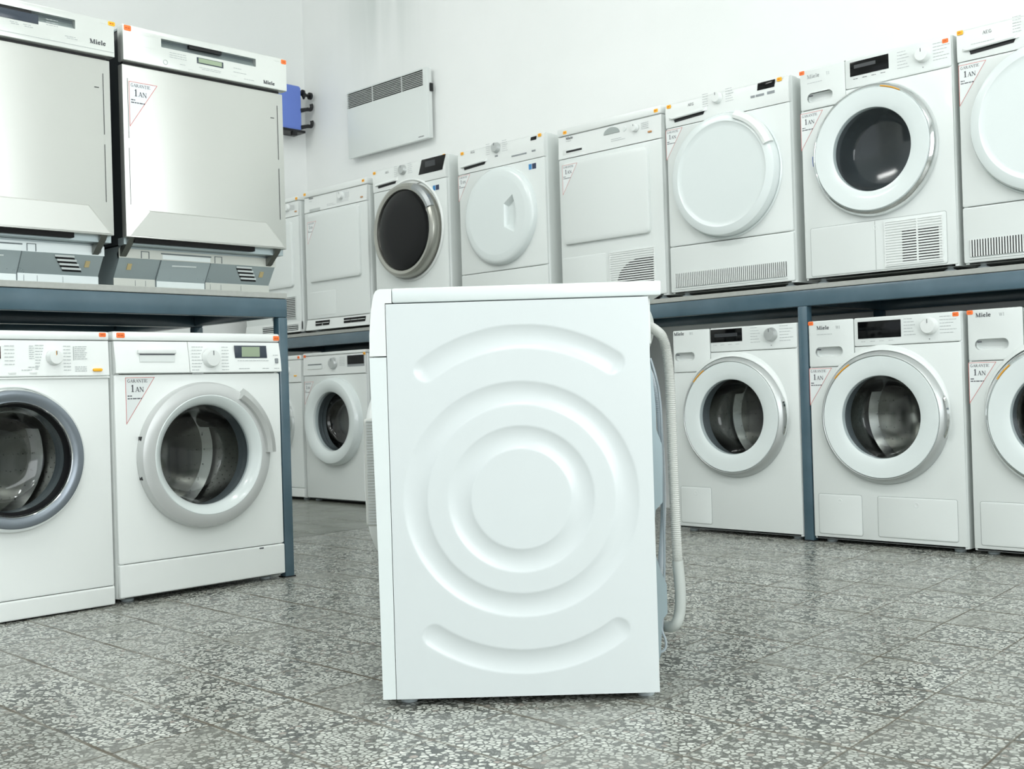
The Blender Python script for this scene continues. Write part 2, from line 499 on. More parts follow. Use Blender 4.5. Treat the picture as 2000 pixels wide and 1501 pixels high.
def dashes(mb, rows, y, th=.0022):
    """rows of small print too fine to read"""
    for x, z, ln in rows:
        xx = x
        while xx < x+ln-.001:
            wl = random.uniform(.005, .014)
            wl = min(wl, x+ln-xx)
            mb.face([mb.bm.verts.new(p) for p in ((xx, y, z), (xx+wl, y, z), (xx+wl, y, z+th), (xx, y, z+th))])
            xx += wl+.0016
def warranty(root, x, z, y, s=1., pm=None):
    """white triangular paper with thin red border: GARANȚIE 1 AN; (x,z) = top left corner"""
    W_, H_ = .096*s, .142*s
    tri = [(x, z), (x, z-H_), (x+W_, z)]
    st = MB().prism(tri, y, y-.0006).build('warranty_sticker', pm or mat('clear_sticker', (.895, .912, .908), .5), root, 'white paper triangle with a thin red border', smooth=0)
    b = MB(); t = .0016*s; yy = y-.0009
    ins = 2.2*t
    k = W_/H_
    inner = [(x+t, z-t), (x+t, z-H_+t*(1+math.sqrt(1+k*k))/k), (x+W_-t*(k+math.sqrt(1+k*k)), z-t)]
    for i in range(3):
        j = (i+1) % 3
        b.face([b.bm.verts.new((p[0], yy, p[1])) for p in (tri[i], tri[j], inner[j], inner[i])])
    merge(st, b, red)
    l = MB()
    letters(l, 'GARANȚIE', x+.006*s, z-.0155*s, .0092*s, yy, 1.12)
    letters(l, '1', x+.017*s, z-.044*s, .021*s, yy, 1, 1.1)
    letters(l, 'AN', x+.031*s, z-.044*s, .0145*s, yy, 1.1, 1.1)
    dashes(l, [(x+.006*s, z-.058*s, .014*s), (x+.006*s, z-.066*s, .046*s)], yy, .0034*s)
    merge(st, l, print_d)
    return st
def price_sticker(root, x, z, y, m=orange, w_=.022, h_=.015):
    s = MB(); s.plate(rr(x, x+w_, z-h_, z, .0035), y-.0008, y, .0003)
    o = s.build('price_sticker', m, root)
    d = MB(); dashes(d, [(x+.004, z-h_*.62, w_-.009)], y-.0011, .0035)
    merge(o, d, mat('price_ink', (.80, .36, .15), .6))

# ---------------------------------------------------------------- appliances
def cabinet(root, w_, h, d, z0=.015, r=.012, m=enamel, y0=.004, name='cabinet'):
    """open-fronted shell: sides, back, bottom and top, with rounded front edges"""
    b = MB()
    out = [(0, d), (0, y0+r)] + [(r-r*math.cos(t), y0+r-r*math.sin(t)) for t in [PI/2*k/5 for k in range(1, 6)]]
    out = out + [(w_-x, y) for x, y in out[::-1]]
    b.loft([[(x, y, z0) for x, y in out], [(x, y, h) for x, y in out]], close=True, cap0=True, cap1=True)
    # take the front face away so that the front panels close it
    rem = [f for f in b.bm.faces if abs(f.normal.y) > .9 and all(abs(v.co.y-y0) < 1e-4 for v in f.verts)]
    bmesh.ops.recalc_face_normals(b.bm, faces=b.bm.faces)
    rem = [f for f in b.bm.faces if all(abs(v.co.y-y0) < 1e-4 for v in f.verts)]
    bmesh.ops.delete(b.bm, geom=rem, context='FACES')
    return b.build(name, m, root)
def liner(root, w_, h, z0=.02):
    """dark inner wall seen only through the joints"""
    return None
def pocket(root, outline, y0, depth, m=plastic_in, name='grip_recess', taper=.8):
    b = MB()
    cx = sum(p[0] for p in outline)/len(outline); cz = sum(p[1] for p in outline)/len(outline)
    l0 = [(x, y0, z) for x, z in outline]
    l1 = [(x, y0+depth*.7, z) for x, z in outline]
    l2 = [(cx+(x-cx)*(.9+.1*taper), y0+depth, cz+(z-cz)*taper) for x, z in outline]
    b.loft([l0, l1, l2], cap0=False)
    return b.build(name, m, root)
def knob(root, cx, cz, r, y=0., h=.02, m=plastic, mark=True, base=None):
    b = MB().lathe(cx, cz, [(r*1.06, y), (r*1.06, y-.002), (r, y-.004), (r*.94, y-h*.85), (r*.86, y-h), (0, y-h-.001)], 40)
    o = b.build('knob', m, root)
    if mark:
        k = MB().box(cx-.001, cx+.001, y-h-.0018, y-h-.0008, cz+r*.35, cz+r*.85)
        merge(o, k, print_d)
    return o
def foot(root, x, y, h=.018, r=.02):
    b = MB()
    b.loft([[(x+rr_*math.cos(2*PI*k/20), y+rr_*math.sin(2*PI*k/20), z) for k in range(20)] for rr_, z in ((r*.9, 0), (r, .003), (r, .007), (r*.55, .011), (r*.5, h+.004))])
    return b.build('foot', foot_m, root)
def feet(root, w_, d, h=.018):
    for x in (.05, w_-.05):
        for y in (.05, d-.05): foot(root, x, y, h)
def display(root, x0, x1, z0, z1, y=0., m=black_gl, scr=None, name='display', skew=0):
    pts = [(x0, z0), (x1, z0), (x1+skew, z1), (x0+skew, z1)]
    b = MB().plate(poly(pts), y-.0016, y+.001, .0006)
    o = b.build(name, m, root)
    if scr:
        a = MB().box(scr[0], scr[1], y-.0022, y-.0012, scr[2], scr[3])
        a.build('screen', scr[4], o, smooth=0)
    return o
def drum(root, cx, cz, r=.235, y0=.05, y1=.36, mouth=.16):
    b = MB().lathe(cx, cz, [(mouth, y0), (mouth+.01, y0+.012), (r-.02, y0+.02), (r, y0+.04), (r, y1-.02), (r-.03, y1), (.09, y1-.012), (.06, y1-.03), (0, y1-.034)], 72)
    for k in range(3):     # lifters
        a = 2*PI*k/3+.5
        c, s_ = math.cos(a), math.sin(a)
        lp = []
        for rad, hw in ((r+.003, .034), (r-.035, .02), (r-.055, .008)):
            for sgn in (-1, 1): pass
        def pt(rad, t, y): return (cx+rad*c-t*s_, y, cz+rad*s_+t*c)
        ys = [(y0+.045, .6), (y0+.08, 1), (y1-.06, 1), (y1-.02, .7)]
        loops = [[pt(r+.002, -.036*q, y), pt(r-.032*q, -.02, y), pt(r-.052*q, -.006, y), pt(r-.052*q, .006, y), pt(r-.032*q, .02, y), pt(r+.002, .036*q, y)] for y, q in ys]
        b.loft(loops)
    o = b.build('drum', drum_m, root)
    h = MB()
    for j in range(9):
        y = y0+.06+j*(y1-y0-.1)/9
        for k in range(48):
            a = 2*PI*(k+.5*(j % 2))/48
            ca, sa = math.cos(a), math.sin(a); rd = r-.0012; q = .0022
            vs = [(cx+rd*ca-q*sa*du, y+q*dv, cz+rd*sa+q*ca*du) for du, dv in ((1, 0), (.5, .87), (-.5, .87), (-1, 0), (-.5, -.87), (.5, -.87))]
            h.face([h.bm.verts.new(v) for v in vs])
    for rad in (.11, .14, .17, .2):
        n = int(rad*120)
        for k in range(n):
            a = 2*PI*k/n; q = .002
            h.face([h.bm.verts.new((cx+rad*math.cos(a)+q*math.cos(t), y1-.0165, cz+rad*math.sin(a)+q*math.sin(t))) for t in [PI/3*i for i in range(6)]])
    merge(o, h, dark_gap)
    # rubber bellows between the front and the drum
    MB().lathe(cx, cz, [(mouth+.008, .004), (mouth+.004, .012), (mouth+.012, .02), (mouth+.002, .03), (mouth+.01, .04), (mouth-.001, y0+.004)], 72).build('door_gasket', rubber, root)
def porthole(door, cx, cz, r, y, depth=.085, m=glass):
    """deep glass bowl reaching into the drum"""
    pr = [(r, y), (r*.985, y+.008), (r*.93, y+depth*.45), (r*.85, y+depth*.85), (r*.76, y+depth), (r*.5, y+depth*1.08), (0, y+depth*1.12)]
    MB().lathe(cx, cz, pr, 72).build('porthole_glass', m, door)
def bow_handle(door, cx, cz, r, m=chrome):
    b = MB()
    loops = []
    for k in range(13):
        t = math.radians(18-36*k/12)
        e = math.sin(PI*k/12)
        yy = -.012-.012*e**.5
        rad = r+.006+.012*e**.6
        c, s_ = math.cos(t), math.sin(t)
        loops.append([(cx+(rad+a)*c, yy+q, cz+(rad+a)*s_) for a, q in ((-.004, -.004), (.004, -.004), (.005, .003), (-.005, .003))])
    b.loft(loops)
    b.build('handle', m, door)

def front_plate(root, w_, z0, z1, hole=None, extra=(), y=0., name='front_panel', m=enamel, x0=.003, bev=.004, r=.006):
    holes = []
    if hole: holes.append(circ(*hole))
    holes += list(extra)
    return MB().plate(rr(x0, w_-x0, z0, z1, r), y, y+.012, bev, holes).build(name, m, root)

def grille(root, x0, x1, z0, z1, n, y=0., dark=None, vertical=False, name='vent_grille', frame=True, fill=.55, m=plastic, split=False):
    """slatted vent: backing plus slats; dark = region whose backing is open"""
    b = MB()
    t = .004
    if vertical:
        st = (x1-x0)/n
        for k in range(n): b.box(x0+st*k+st*(1-fill)/2, x0+st*k+st*(1+fill)/2, y-.004, y+.003, z0, z1)
    else:
        st = (z1-z0)/n
        for k in range(n): b.box(x0, x1, y-.004, y+.003, z0+st*k+st*(1-fill)/2, z0+st*k+st*(1+fill)/2)
    if frame:
        for q in ((x0-t, x1+t, z0-t, z0), (x0-t, x1+t, z1, z1+t), (x0-t, x0, z0, z1), (x1, x1+t, z0, z1)):
            b.box(q[0], q[1], y-.004, y+.003, q[2], q[3])
    if split: b.box((x0+x1)/2-.003+split, (x0+x1)/2+.003+split, y-.0045, y+.003, z0, z1)
    g = b.build(name, m, root)
    bk = MB(); bk.box(x0, x1, y-.0005, y+.0005, z0, z1)
    merge(g, bk, m if dark else dark_gap)
    if dark:
        dk = MB()
        dk.prism(dark, y-.0012, y-.0004)
        merge(g, dk, dark_gap)
    return g

def small_print(root, rows, y=-.0006, m=print_g, name='printed_legend', th=.0022):
    b = MB(); dashes(b, rows, y, th)
    merge(root if root.type == 'MESH' else kid(root, 'control_panel', 'front_cover'), b, m)
def logo(root, text, x, z, h, y=-.0006, m=print_d, bold=1., sx=1.):
    b = MB(); letters(b, text, x, z, h, y, sx, bold)
    merge(root if root.type == 'MESH' else kid(root, 'drawer_front', 'control_panel'), b, m)

# --- modern porthole machines (round white door, oval drawer grip)
def oval_grip_machine(name, label, cat, loc, rz, h=.846, group=None, ring='silver', dryer=False, knob_m=plastic,
                      disp=(.208, .376, .768, .831), grip=(.030, .144, .708, .745), knob_at=(.484, .800, .029), seam=.740, band=(140, 118),
                      flaps=(), cz=.478, stickers=(), warr=None, legends=True, text_xz=(.038, .812), handle=True, tag=False, glass_r=.152, scr=None, sub=True, faint=False):
    R = thing(name, label, cat, loc, rz, group)
    w_, d = .598, .60
    cabinet(R, w_, h, d)
    gx0, gx1, gz0, gz1 = grip
    gout = rr(gx0, gx1, gz0, gz1, .018, 8)()
    # fascia: drawer front at left (reaching lower) and control panel at right
    drop = .670 if not dryer else .660
    if dryer:
        dr = MB().plate(rr(.003, .191, .667, h, .006), 0, .012, .003, [gout]).build('drawer_front', enamel, R)
    else:
        dr = MB().plate(rr(.003, .189, drop, h, .006), 0, .012, .003, [gout]).build('drawer_front', enamel, R)
    pocket(dr, gout, .0, .022)
    lt = MB().box(gx0+.006, gx0+.022, .002, .006, gz1-.012, gz1-.006, .002); lt.build('latch', print_d, dr)
    panel = MB().plate(rr(.1925, w_-.003, seam+.001, h, .006), 0, .012, .003).build('control_panel', enamel, R)
    fp = MB()
    # front panel outline: notch under the drawer
    top_l = (drop-.002) if not dryer else .664
    pts = [(.003, .022), (w_-.003, .022), (w_-.003, seam-.001), (.1925, seam-.001), (.1925, top_l), (.003, top_l)]
    def outl(ins=0):
        return [(.003+ins, .022+ins), (w_-.003-ins, .022+ins), (w_-.003-ins, seam-.001-ins), (.1925+ins, seam-.001-ins), (.1925+ins, top_l-ins), (.003+ins, top_l-ins)]
    holes = [circ(.30, cz, .19)]
    fp.plate(outl, 0, .012, .003, holes)
    front = fp.build('front_panel', enamel, R)
    display(R, disp[0], disp[1], disp[2], disp[3], 0, scr=scr)
    kx, kz, kr = knob_at
    knob(R, kx, kz, kr, 0, .022, knob_m)
    if legends:
        rows = []
        for i in range(6):
            z = kz+.030-i*.0115
            rows += [(kx-.097, z, .032+.006*((i*7) % 3)), (kx+.036, z, .040+.01*((i*5) % 3))]
        if sub: rows += [(text_xz[0], text_xz[1]-.020, .064)]
        small_print(R, rows)
        small_print(R, [(disp[0]+.012+i*.036, disp[2]-.012, .018) for i in range(4)], m=print_d if dryer else print_g, name='button_print')
    logo(R, 'Miele', text_xz[0], text_xz[1], .0135, bold=1.1, sx=1.15, m=print_g if faint else print_d)
    logo(R, 'W1' if not dryer else 'T1', text_xz[0]+.080, text_xz[1], .011, m=print_g)
    MB().lathe(kx-.002, kz-kr-.017, [(.0018, -.0004), (.0018, -.001), (0, -.001)], 10).build('indicator_light', print_d, R)
    # door
    D = MB()
    if ring == 'silver': rm, ro, prof = silver, .247, [(.247, 0), (.2475, -.004), (.243, -.016), (.231, -.034), (.2265, -.037), (.2245, -.035), (.2245, -.02)]
    else: rm, ro, prof = chrome, .242, [(.243, 0), (.244, -.004), (.241, -.018), (.234, -.030), (.227, -.034), (.2235, -.031), (.2235, -.02)]
    D.lathe(.30, cz, prof, 96)
    door = D.build('door', rm, R, 'round door rim')
    gr = glass_r
    if ring == 'silver' or not dryer:
        sr = MB(); lps = []
        for k in range(49):      # moulded lip that fades into the front at both ends
            t = math.radians(-8+196*k/48); e = max(math.sin(PI*k/48), 0)**.7
            lps.append([(.30+q*math.cos(t), y_, cz+q*math.sin(t)) for q, y_ in
                        ((.2445+.020*e, .001), (.2445+.016*e, .001-.008*e), (.2445+.008*e, .001-.018*e), (.2443, .001-.021*e), (.2442, .001))])
        sr.loft(lps).build('door_surround', enamel, R)
    W2 = MB().lathe(.30, cz, [(.2235, -.028), (.2230, -.0345), (.2212, -.0372), (.2190, -.0372), (.18, -.0325), (gr+.003, -.0295), (gr+.0008, -.0282), (gr, -.026), (gr-.002, -.010), (gr+.02, .0), (.2235, -.002), (.2235, -.028)], 96)
    W2.build('door_disc', enamel_new, door, 'glossy white door disc')
    porthole(door, .30, cz, gr-.001, -.028, .095, glass)
    bd = MB().lathe(.30, cz, [(.2238, -.0345), (.2262, -.0378), (.2285, -.0365), (.2268, -.0335)], 24, math.radians(band[1]), math.radians(band[0]))
    bd.build('door_marker', orange_band, door, 'amber band on the door rim')
    if handle: bow_handle(door, .30, cz, .236)
    if dryer:
        MB().lathe(.30, cz, [(.17, .004), (.168, .05), (.24, .06), (.24, .33), (0, .34)], 64).build('drum', mat('drum_grey', (.62, .64, .65), .35, metal=.6), R)
    else: drum(R, .30, cz, mouth=.162)
    for fx0, fx1, fz0, fz1 in flaps:
        g = MB()
        # thin recessed joint around the flap
        o = rr(fx0, fx1, fz0, fz1, .008)
        a, b_ = o(0), o(.0016)
        n = len(a)
        for i in range(n):
            j = (i+1) % n
            g.face([g.bm.verts.new((p[0], -.0005, p[1])) for p in (a[i], a[j], b_[j], b_[i])])
        fl = MB().plate(rr(fx0+.0016, fx1-.0016, fz0+.0016, fz1-.0016, .007), -.0022, .002, .0016).build('service_flap', enamel, R)
        merge(fl, g, mat('joint_grey', (.62, .64, .63), .7))
        cxm = (fx0+fx1)/2; cq = fz1-.027
        MB().lathe(cxm, cq, [(.010, -.0022), (.0085, -.0029), (.006, -.0024), (0, -.0022)], 20).build('flap_emblem', enamel, fl)
    for s_ in stickers: price_sticker(R, s_[0], s_[1], 0, s_[2])
    if warr: warranty(R, warr[0], warr[1], 0, warr[2] if len(warr) > 2 else 1)
    if tag:
        MB().lathe(.30, cz, [(.2445, -.006), (.2455, -.007), (.2385, -.027), (.2375, -.026)], 8, math.radians(177), math.radians(186)).build('blue_tape', mat('blue_tape', (.25, .38, .75), .5), door)
    feet(R, w_, d)
    return R

YF, XL = 3.9175, -3.2875
ZR = .989            # top of the right board
ZL = .972            # top of the left board
# ---------------------------------------------------------------- the room
WY, WX = 4.62, -6.50
RX, RY, CH = 2.6, -2.6, 3.75
def slab(name, x0, x1, y0, y1, z0, z1, m): return struct(MB().box(x0, x1, y0, y1, z0, z1).build(name, m, smooth=0))
slab('floor', WX-.2, RX+.2, RY-.2, WY+.2, -.15, 0, floor_m)
slab('ceiling', WX-.2, RX+.2, RY-.2, WY+.2, CH, CH+.15, wall_m)
slab('wall_right', WX-.2, RX+.2, WY, WY+.2, 0, CH, wall_s)
slab('wall_left', WX-.2, WX, RY-.2, WY, 0, CH, wall_m)
def window_wall(wname, axis, c0, c1, at, th, wx0, wx1, wz0, wz1, num):
    b = MB()
    def bb(a0, a1, z0, z1, q0=at, q1=at+th):
        if axis == 'x': b.box(a0, a1, min(q0, q1), max(q0, q1), z0, z1)
        else: b.box(min(q0, q1), max(q0, q1), a0, a1, z0, z1)
    bb(c0, wx0, 0, CH); bb(wx1, c1, 0, CH); bb(wx0, wx1, 0, wz0); bb(wx0, wx1, wz1, CH)
    struct(b.build(wname, wall_m, smooth=0))
    root = struct(bpy.data.objects.new('window_%d' % num, None)); COL.objects.link(root)
    b = MB()
    q0, q1 = at+th*.4, at+th*.7
    n = 4
    for i in range(n+1):
        a = wx0+(wx1-wx0-.06)*i/n
        bb(a, a+.06, wz0, wz1, q0, q1)
    bb(wx0, wx1, wz0, wz0+.06, q0, q1); bb(wx0, wx1, wz1-.06, wz1, q0, q1)
    b.build('window_frame', plastic, root, smooth=0)
    b = MB(); bb(wx0+.05, wx1-.05, wz0+.05, wz1-.05, at+th*.54, at+th*.56)
    b.build('window_pane', pane_g, root, smooth=0)
window_wall('wall_front', 'x', WX-.2, RX+.2, RY, -.2, -4.7, 1.9, .6, 2.9, 1)
window_wall('wall_side', 'y', RY, WY, RX, .2, -1.2, 3.2, .6, 2.9, 2)

# ---------------------------------------------------------------- shelves
def shelf(name, label, loc, rz, length, depth, z_top, beam_h, posts, post_w, board_t=.019, extra_rows=()):
    R = thing(name, label, 'shelf', loc, rz)
    MB().box(0, length, 0, depth, z_top-board_t, z_top, .0015, 1).build('shelf_board', board_m, R)
    zb = z_top-board_t-.001
    MB().box(.01, length-.01, post_w+.004, depth-post_w-.004, zb-.010, zb, .0).build('under_board_shade', mat('painted_shade', (.10, .095, .09), .8), R, 'dark sheet painting in the shade under the board', smooth=0)  # dark sheet added below the board to paint in the shade
    rows = [0.002, depth-post_w-.002] + list(extra_rows)
    for k, yy in enumerate(rows):
        MB().box(0.0, length, yy, yy+post_w, zb-beam_h, zb, .004).build('beam', steel_paint, R)
    for p in posts:
        MB().box(p, p+post_w, post_w, depth-post_w, zb-beam_h+.004, zb-.001, .003).build('cross_beam', steel_paint, R)
        for yy in rows:
            MB().box(p, p+post_w, yy+.001, yy+post_w-.001, 0, zb-beam_h, .003).build('post', steel_paint, R)
            MB().box(p-.004, p+post_w+.004, yy-.001, yy+post_w+.002, 0, .004).build('foot_plate', black_pl, R, smooth=0)
    return R
X0R = -6.28
shelf('steel_shelf', 'long blue-grey steel shelf along the wall carrying the row of white dryers', (X0R, YF, 0), 0, 8.3, .66, ZR, .062,
      [.0, 1.336, 2.68, 3.975, 5.28, 6.6, 8.26], .04)
LSY = 2.241
shelf('steel_shelf', 'blue-grey steel shelf carrying the two steel dishwashers at left', (XL, LSY-2.52, 0), PI/2, 2.52, 1.25, ZL, .064,
      [0., 1.225, 2.484], .036, extra_rows=(.56,))

# ---------------------------------------------------------------- lower right washers
FL2 = ((.024, .204, .033, .187), (.265, .565, .036, .187))
def rx(name): return
oval_grip_machine('washing_machine', 'white floor-standing washer directly left of the blue-grey post, partly behind the drain hose', 'washing machine',
    (-2.905, YF, 0), 0, group=None, disp=(.195, .347, .787, .840), scr=(.215, .325, .808, .822, mat('lcd_dim', (.22, .23, .24), .3)), grip=(.010, .112, .718, .753), knob_at=(.483, .806, .026), seam=.747, text_xz=(.009, .826), cz=.482, knob_m=silver,
    flaps=((.02, .176, .036, .190),), band=(140, 122), sub=False)
oval_grip_machine('washing_machine', 'white floor-standing washer directly right of the blue-grey post, with blank black display', 'washing machine',
    (-2.261, YF, 0), 0, flaps=FL2, stickers=((.002, .845, orange), (.567, .843, orange)), warr=(-.001+.002, .665), band=(140, 120))
oval_grip_machine('washing_machine', 'white floor-standing washer with chrome-rimmed door, cut by the right picture edge', 'washing machine',
    (-1.645, YF, 0), 0, ring='chrome', flaps=((.027, .33, .033, .186), (.38, .565, .033, .186)), stickers=((.001, .845, orange),), warr=(.002, .664, 1), text_xz=(.032, .820), grip=(.027, .141, .706, .744), band=(146, 130), sub=False, handle=True)
# U7
oval_grip_machine('tumble_dryer', 'white dryer on the shelf with chrome door rim, dark porthole and slatted vent', 'tumble dryer',
    (-2.265, YF, ZR), 0, h=.822, ring='chrome', dryer=True, disp=(.213, .365, .755, .808), scr=(.23, .315, .782, .795, mat('lcd_dim', (.22, .23, .24), .3)), grip=(.032, .139, .691, .728), knob_at=(.495, .772, .025), seam=.711,
    cz=.468, stickers=((.001, .820, orange), (.565, .812, orange)), warr=(.001, .656), text_xz=(.034, .786), band=(78, 58), handle=False, tag=True, flaps=((.028, .562, .026, .212),), faint=True)
U7 = [o for o in COL.objects if o.name.startswith('tumble_dryer')][-1]
g = grille(U7, .335, .545, .040, .196, 16, -.003, dark=[(.397, .049), (.533, .049), (.533, .165), (.397, .165)], fill=.6, frame=True, split=.015)
merge(kid(U7, 'service_flap'), MB().box(.2925, .2945, -.0025, -.0018, .03, .208), mat('joint_grey', (.62, .64, .63), .7))

# ---- curved-fascia machines with scoop drawer (upper row)
def scoop_machine(name, label, cat, loc, rz, h, door, disp, disp_skew, knob_at, knob_r, seam=.725, scr=None, black=False, lower=None, stickers=(), warr=None, energy=False, btns=(), logo_at=(.09, .785), cz=.475, knob_m=plastic, strip=None, rows=()):
    R = thing(name, label, cat, loc, rz)
    w_, d = .598, .585
    cabinet(R, w_, h-.004, d, r=.02, y0=.006)
    # top cover
    def prof(q): return [(0.0+q, seam+.001+q), (-.003+q, seam+.02), (-.003+q, h-.03), (.002+q, h-.008), (.012, h-q), (.06, h-q), (.06, seam+.001+q)]
    pr = prof(0)
    MB().prism_x(pr, .0025, w_-.0025).build('control_panel', plastic, R, smooth=30)
    # drawer scoop with its dark slot
    dz = seam+.035
    sc = MB()
    sc.loft([[(.02, -.003, dz+.010), (.215, -.003, dz+.022), (.200, -.016, dz+.006), (.045, -.016, dz-.002)],
             [(.02, -.003, dz-.001), (.215, -.003, dz+.004), (.200, -.013, dz+.001), (.045, -.013, dz-.004)]])
    dh = sc.build('drawer_grip', plastic, R)
    MB().prism([(.050, dz-.017), (.195, dz-.010), (.203, dz+.004), (.046, dz-.004)], -.0042, -.003).build('grip_slot', black_pl, dh, smooth=0)
    kx, kz = knob_at
    knob(R, kx, kz, knob_r, -.003, .02, knob_m, mark=True)
    if disp: display(R, *disp, y=-.003, scr=scr, skew=disp_skew)
    for b0 in btns: MB().box(b0[0], b0[1], -.0046, -.003, b0[2], b0[3], .0005, 1).build('button', mat('button_grey', (.55, .57, .58), .5), R)
    logo(R, 'AEG', logo_at[0], logo_at[1], .011, -.0036, sx=1.15)
    small_print(R, [(kx-.075, kz+.026-i*.010, .028) for i in range(6)]+[(kx+.038, kz+.026-i*.010, .030+.004*(i % 3)) for i in range(6)]+list(rows), -.0036)
    glassy = door in ('black', )
    low = .214 if lower else .02
    ho = circ(.30, cz, .19) if glassy else None
    MB().plate(rr(.003, w_-.003, low, seam-.001, .006), 0, .012, .004, [ho] if ho else []).build('front_panel', enamel, R)
    if lower:
        MB().plate(rr(.003, w_-.003, .02, low-.0025, .006), 0, .012, .003).build('bottom_panel', enamel, R)
    # shallow ring moulded round the door
    if door == 'white_handle':
        D = MB().lathe(.30, cz, [(.256, .001), (.258, -.004), (.2535, -.010), (.249, -.006), (.2485, -.03), (.243, -.042), (.232, -.047), (.212, -.050), (.205, -.046), (.19, -.045), (0, -.047)], 96).build('door', enamel_new, R)
        arc = MB()
        a0, a1 = math.radians(22), math.radians(72)
        loops = []
        for k in range(17):
            t = a0+(a1-a0)*k/16
            c, s_ = math.cos(t), math.sin(t)
            loops.append([(.30+r_*c, y_, cz+r_*s_) for r_, y_ in ((.222, -.047), (.224, -.058), (.236, -.060), (.254, -.050), (.258, -.030), (.250, -.024))])
        arc.loft(loops)
        arc.build('handle', plastic, D)
    elif door == 'white_pocket':
        D = MB()
        D.lathe(.30, cz, [(.239, 0), (.2395, -.006), (.236, -.022), (.228, -.030), (.215, -.034), (.19, -.036)], 96)
        ring_in = circ(.30, cz, .19, 96)
        pk = [(.350, cz-.060), (.415, cz-.092), (.430, cz-.04), (.432, cz+.02), (.412, cz+.088), (.352, cz+.050)]
        # flat middle with the grip pocket cut out
        loops = [ring_in, pk]
        V = [[D.bm.verts.new((x, -.036, z)) for x, z in l] for l in loops]
        flat = [v for l in V for v in l]
        for t in tessellate_polygon([[Vector((v.co.x, v.co.z, 0)) for v in l] for l in V]): D.face([flat[i] for i in t])
        B = [D.bm.verts.new((x*.75+.400*.25, -.012, z*.78+(cz-.012)*.22)) for x, z in pk]
        for i in range(6):
            j = (i+1) % 6
            D.face((V[1][i], V[1][j], B[j], B[i]))
        D.face(B)
        D.build('door', enamel_new, R)
    elif door == 'black':
        MB().lathe(.30, cz+.004, [(.268, .001), (.272, -.003), (.264, -.010), (.258, -.004)], 96).build('door_surround', plastic, R)
        D = MB().lathe(.30, cz, [(.250, 0), (.2515, -.006), (.249, -.040), (.243, -.052), (.230, -.058), (.214, -.054), (.2115, -.046), (.2115, -.03)], 96).build('door', mat('warm_silver', (.66, .66, .63), .3, metal=.8), R, 'satin silver door ring')
        MB().lathe(.30, cz, [(.2115, -.046), (.205, -.050), (.18, -.054), (.165, -.058), (.12, -.060), (0, -.061)], 96).build('door_window', black_gl, D, 'glossy black door window')
        arc = MB(); loops = []
        for k in range(15):
            t = math.radians(24+42*k/14); c, s_ = math.cos(t), math.sin(t)
            loops.append([(.30+r_*c, y_, cz+r_*s_) for r_, y_ in ((.222, -.055), (.224, -.064), (.238, -.064), (.2535, -.052), (.2535, -.030), (.246, -.03))])
        arc.loft(loops); arc.build('handle', silver_dk, D)
    if lower == 'vertical_vent':
        grille(R, .026, .562, .040, .098, 58, -.003, vertical=True, fill=.5, frame=False)
        MB().box(.022, .566, -.003, -.0005, .030, .0345, .0008, 1).build('vent_lip', enamel, R)
    if energy:
        t = MB().box(.490, .541, -.0008, 0, .668, .698).build('energy_sticker', paper, R, smooth=0)
        MB().box(.515, .541, -.0014, -.0008, .671, .697).build('dark_square', mat('navy_ink', (.18, .22, .32), .5), t, smooth=0)
        MB().box(.493, .512, -.0014, -.0008, .671, .697).build('blue_square', blue_tag, t, smooth=0)
    for s_ in stickers: price_sticker(R, s_[0], s_[1], -.003, s_[2])
    if warr: warranty(R, warr[0], warr[1], 0, warr[2] if len(warr) > 2 else 1)
    feet(R, w_, d)
    return R
scoop_machine('tumble_dryer', 'white dryer with plain round door and arched handle, left of the chrome-rimmed dryer', 'tumble dryer',
    (-2.906, YF, ZR), 0, .822, 'white_handle', (.455, .533, .786, .815), .004, (.268, .796), .022, lower='vertical_vent', seam=.717,
    btns=((.424, .444, .762, .771), (.448, .486, .762, .771), (.500, .534, .762, .773)), stickers=((.010, .815, yellow), (.545, .818, yellow)), warr=(.000, .709, .9), logo_at=(.118, .790), cz=.474)
scoop_machine('tumble_dryer', 'white round-door dryer on the shelf, cut by the right picture edge', 'tumble dryer',
    (-1.650, YF, ZR), 0, .830, 'white_handle', (.455, .533, .790, .820), .004, (.268, .800), .022, lower='vertical_vent', seam=.717, stickers=((.004, .826, yellow),), warr=(.005, .706, 1), logo_at=(.092, .795), cz=.474, rows=((.052, .768, .08), (.052, .761, .045)))
scoop_machine('tumble_dryer', 'white dryer whose plain round door has an angular grip pocket, on the shelf', 'tumble dryer',
    (-4.208, YF, ZR), 0, .835, 'white_pocket', (.512, .548, .806, .822), .003, (.283, .812), .024, seam=.720, lower='plain', knob_m=silver, energy=True,
    btns=((.383, .484, .749, .756), (.518, .543, .752, .760), (.270, .290, .768, .776)), stickers=((.024, .832, yellow), (.560, .830, yellow)), warr=(-.001, .714, .92), logo_at=(.095, .815), cz=.476)
scoop_machine('washer_dryer', 'white machine on the shelf with silver door ring and large black window', 'washer dryer',
    (-4.896, YF, ZR), 0, .850, 'black', (.386, .572, .768, .843), .028, (.262, .815), .025, seam=.728, scr=(.44, .52, .80, .83, mat('lcd_dim', (.22, .23, .24), .3)), energy=True, stickers=((.006, .842, yellow), (.575, .846, yellow)), logo_at=(.11, .818), cz=.486, knob_m=silver)

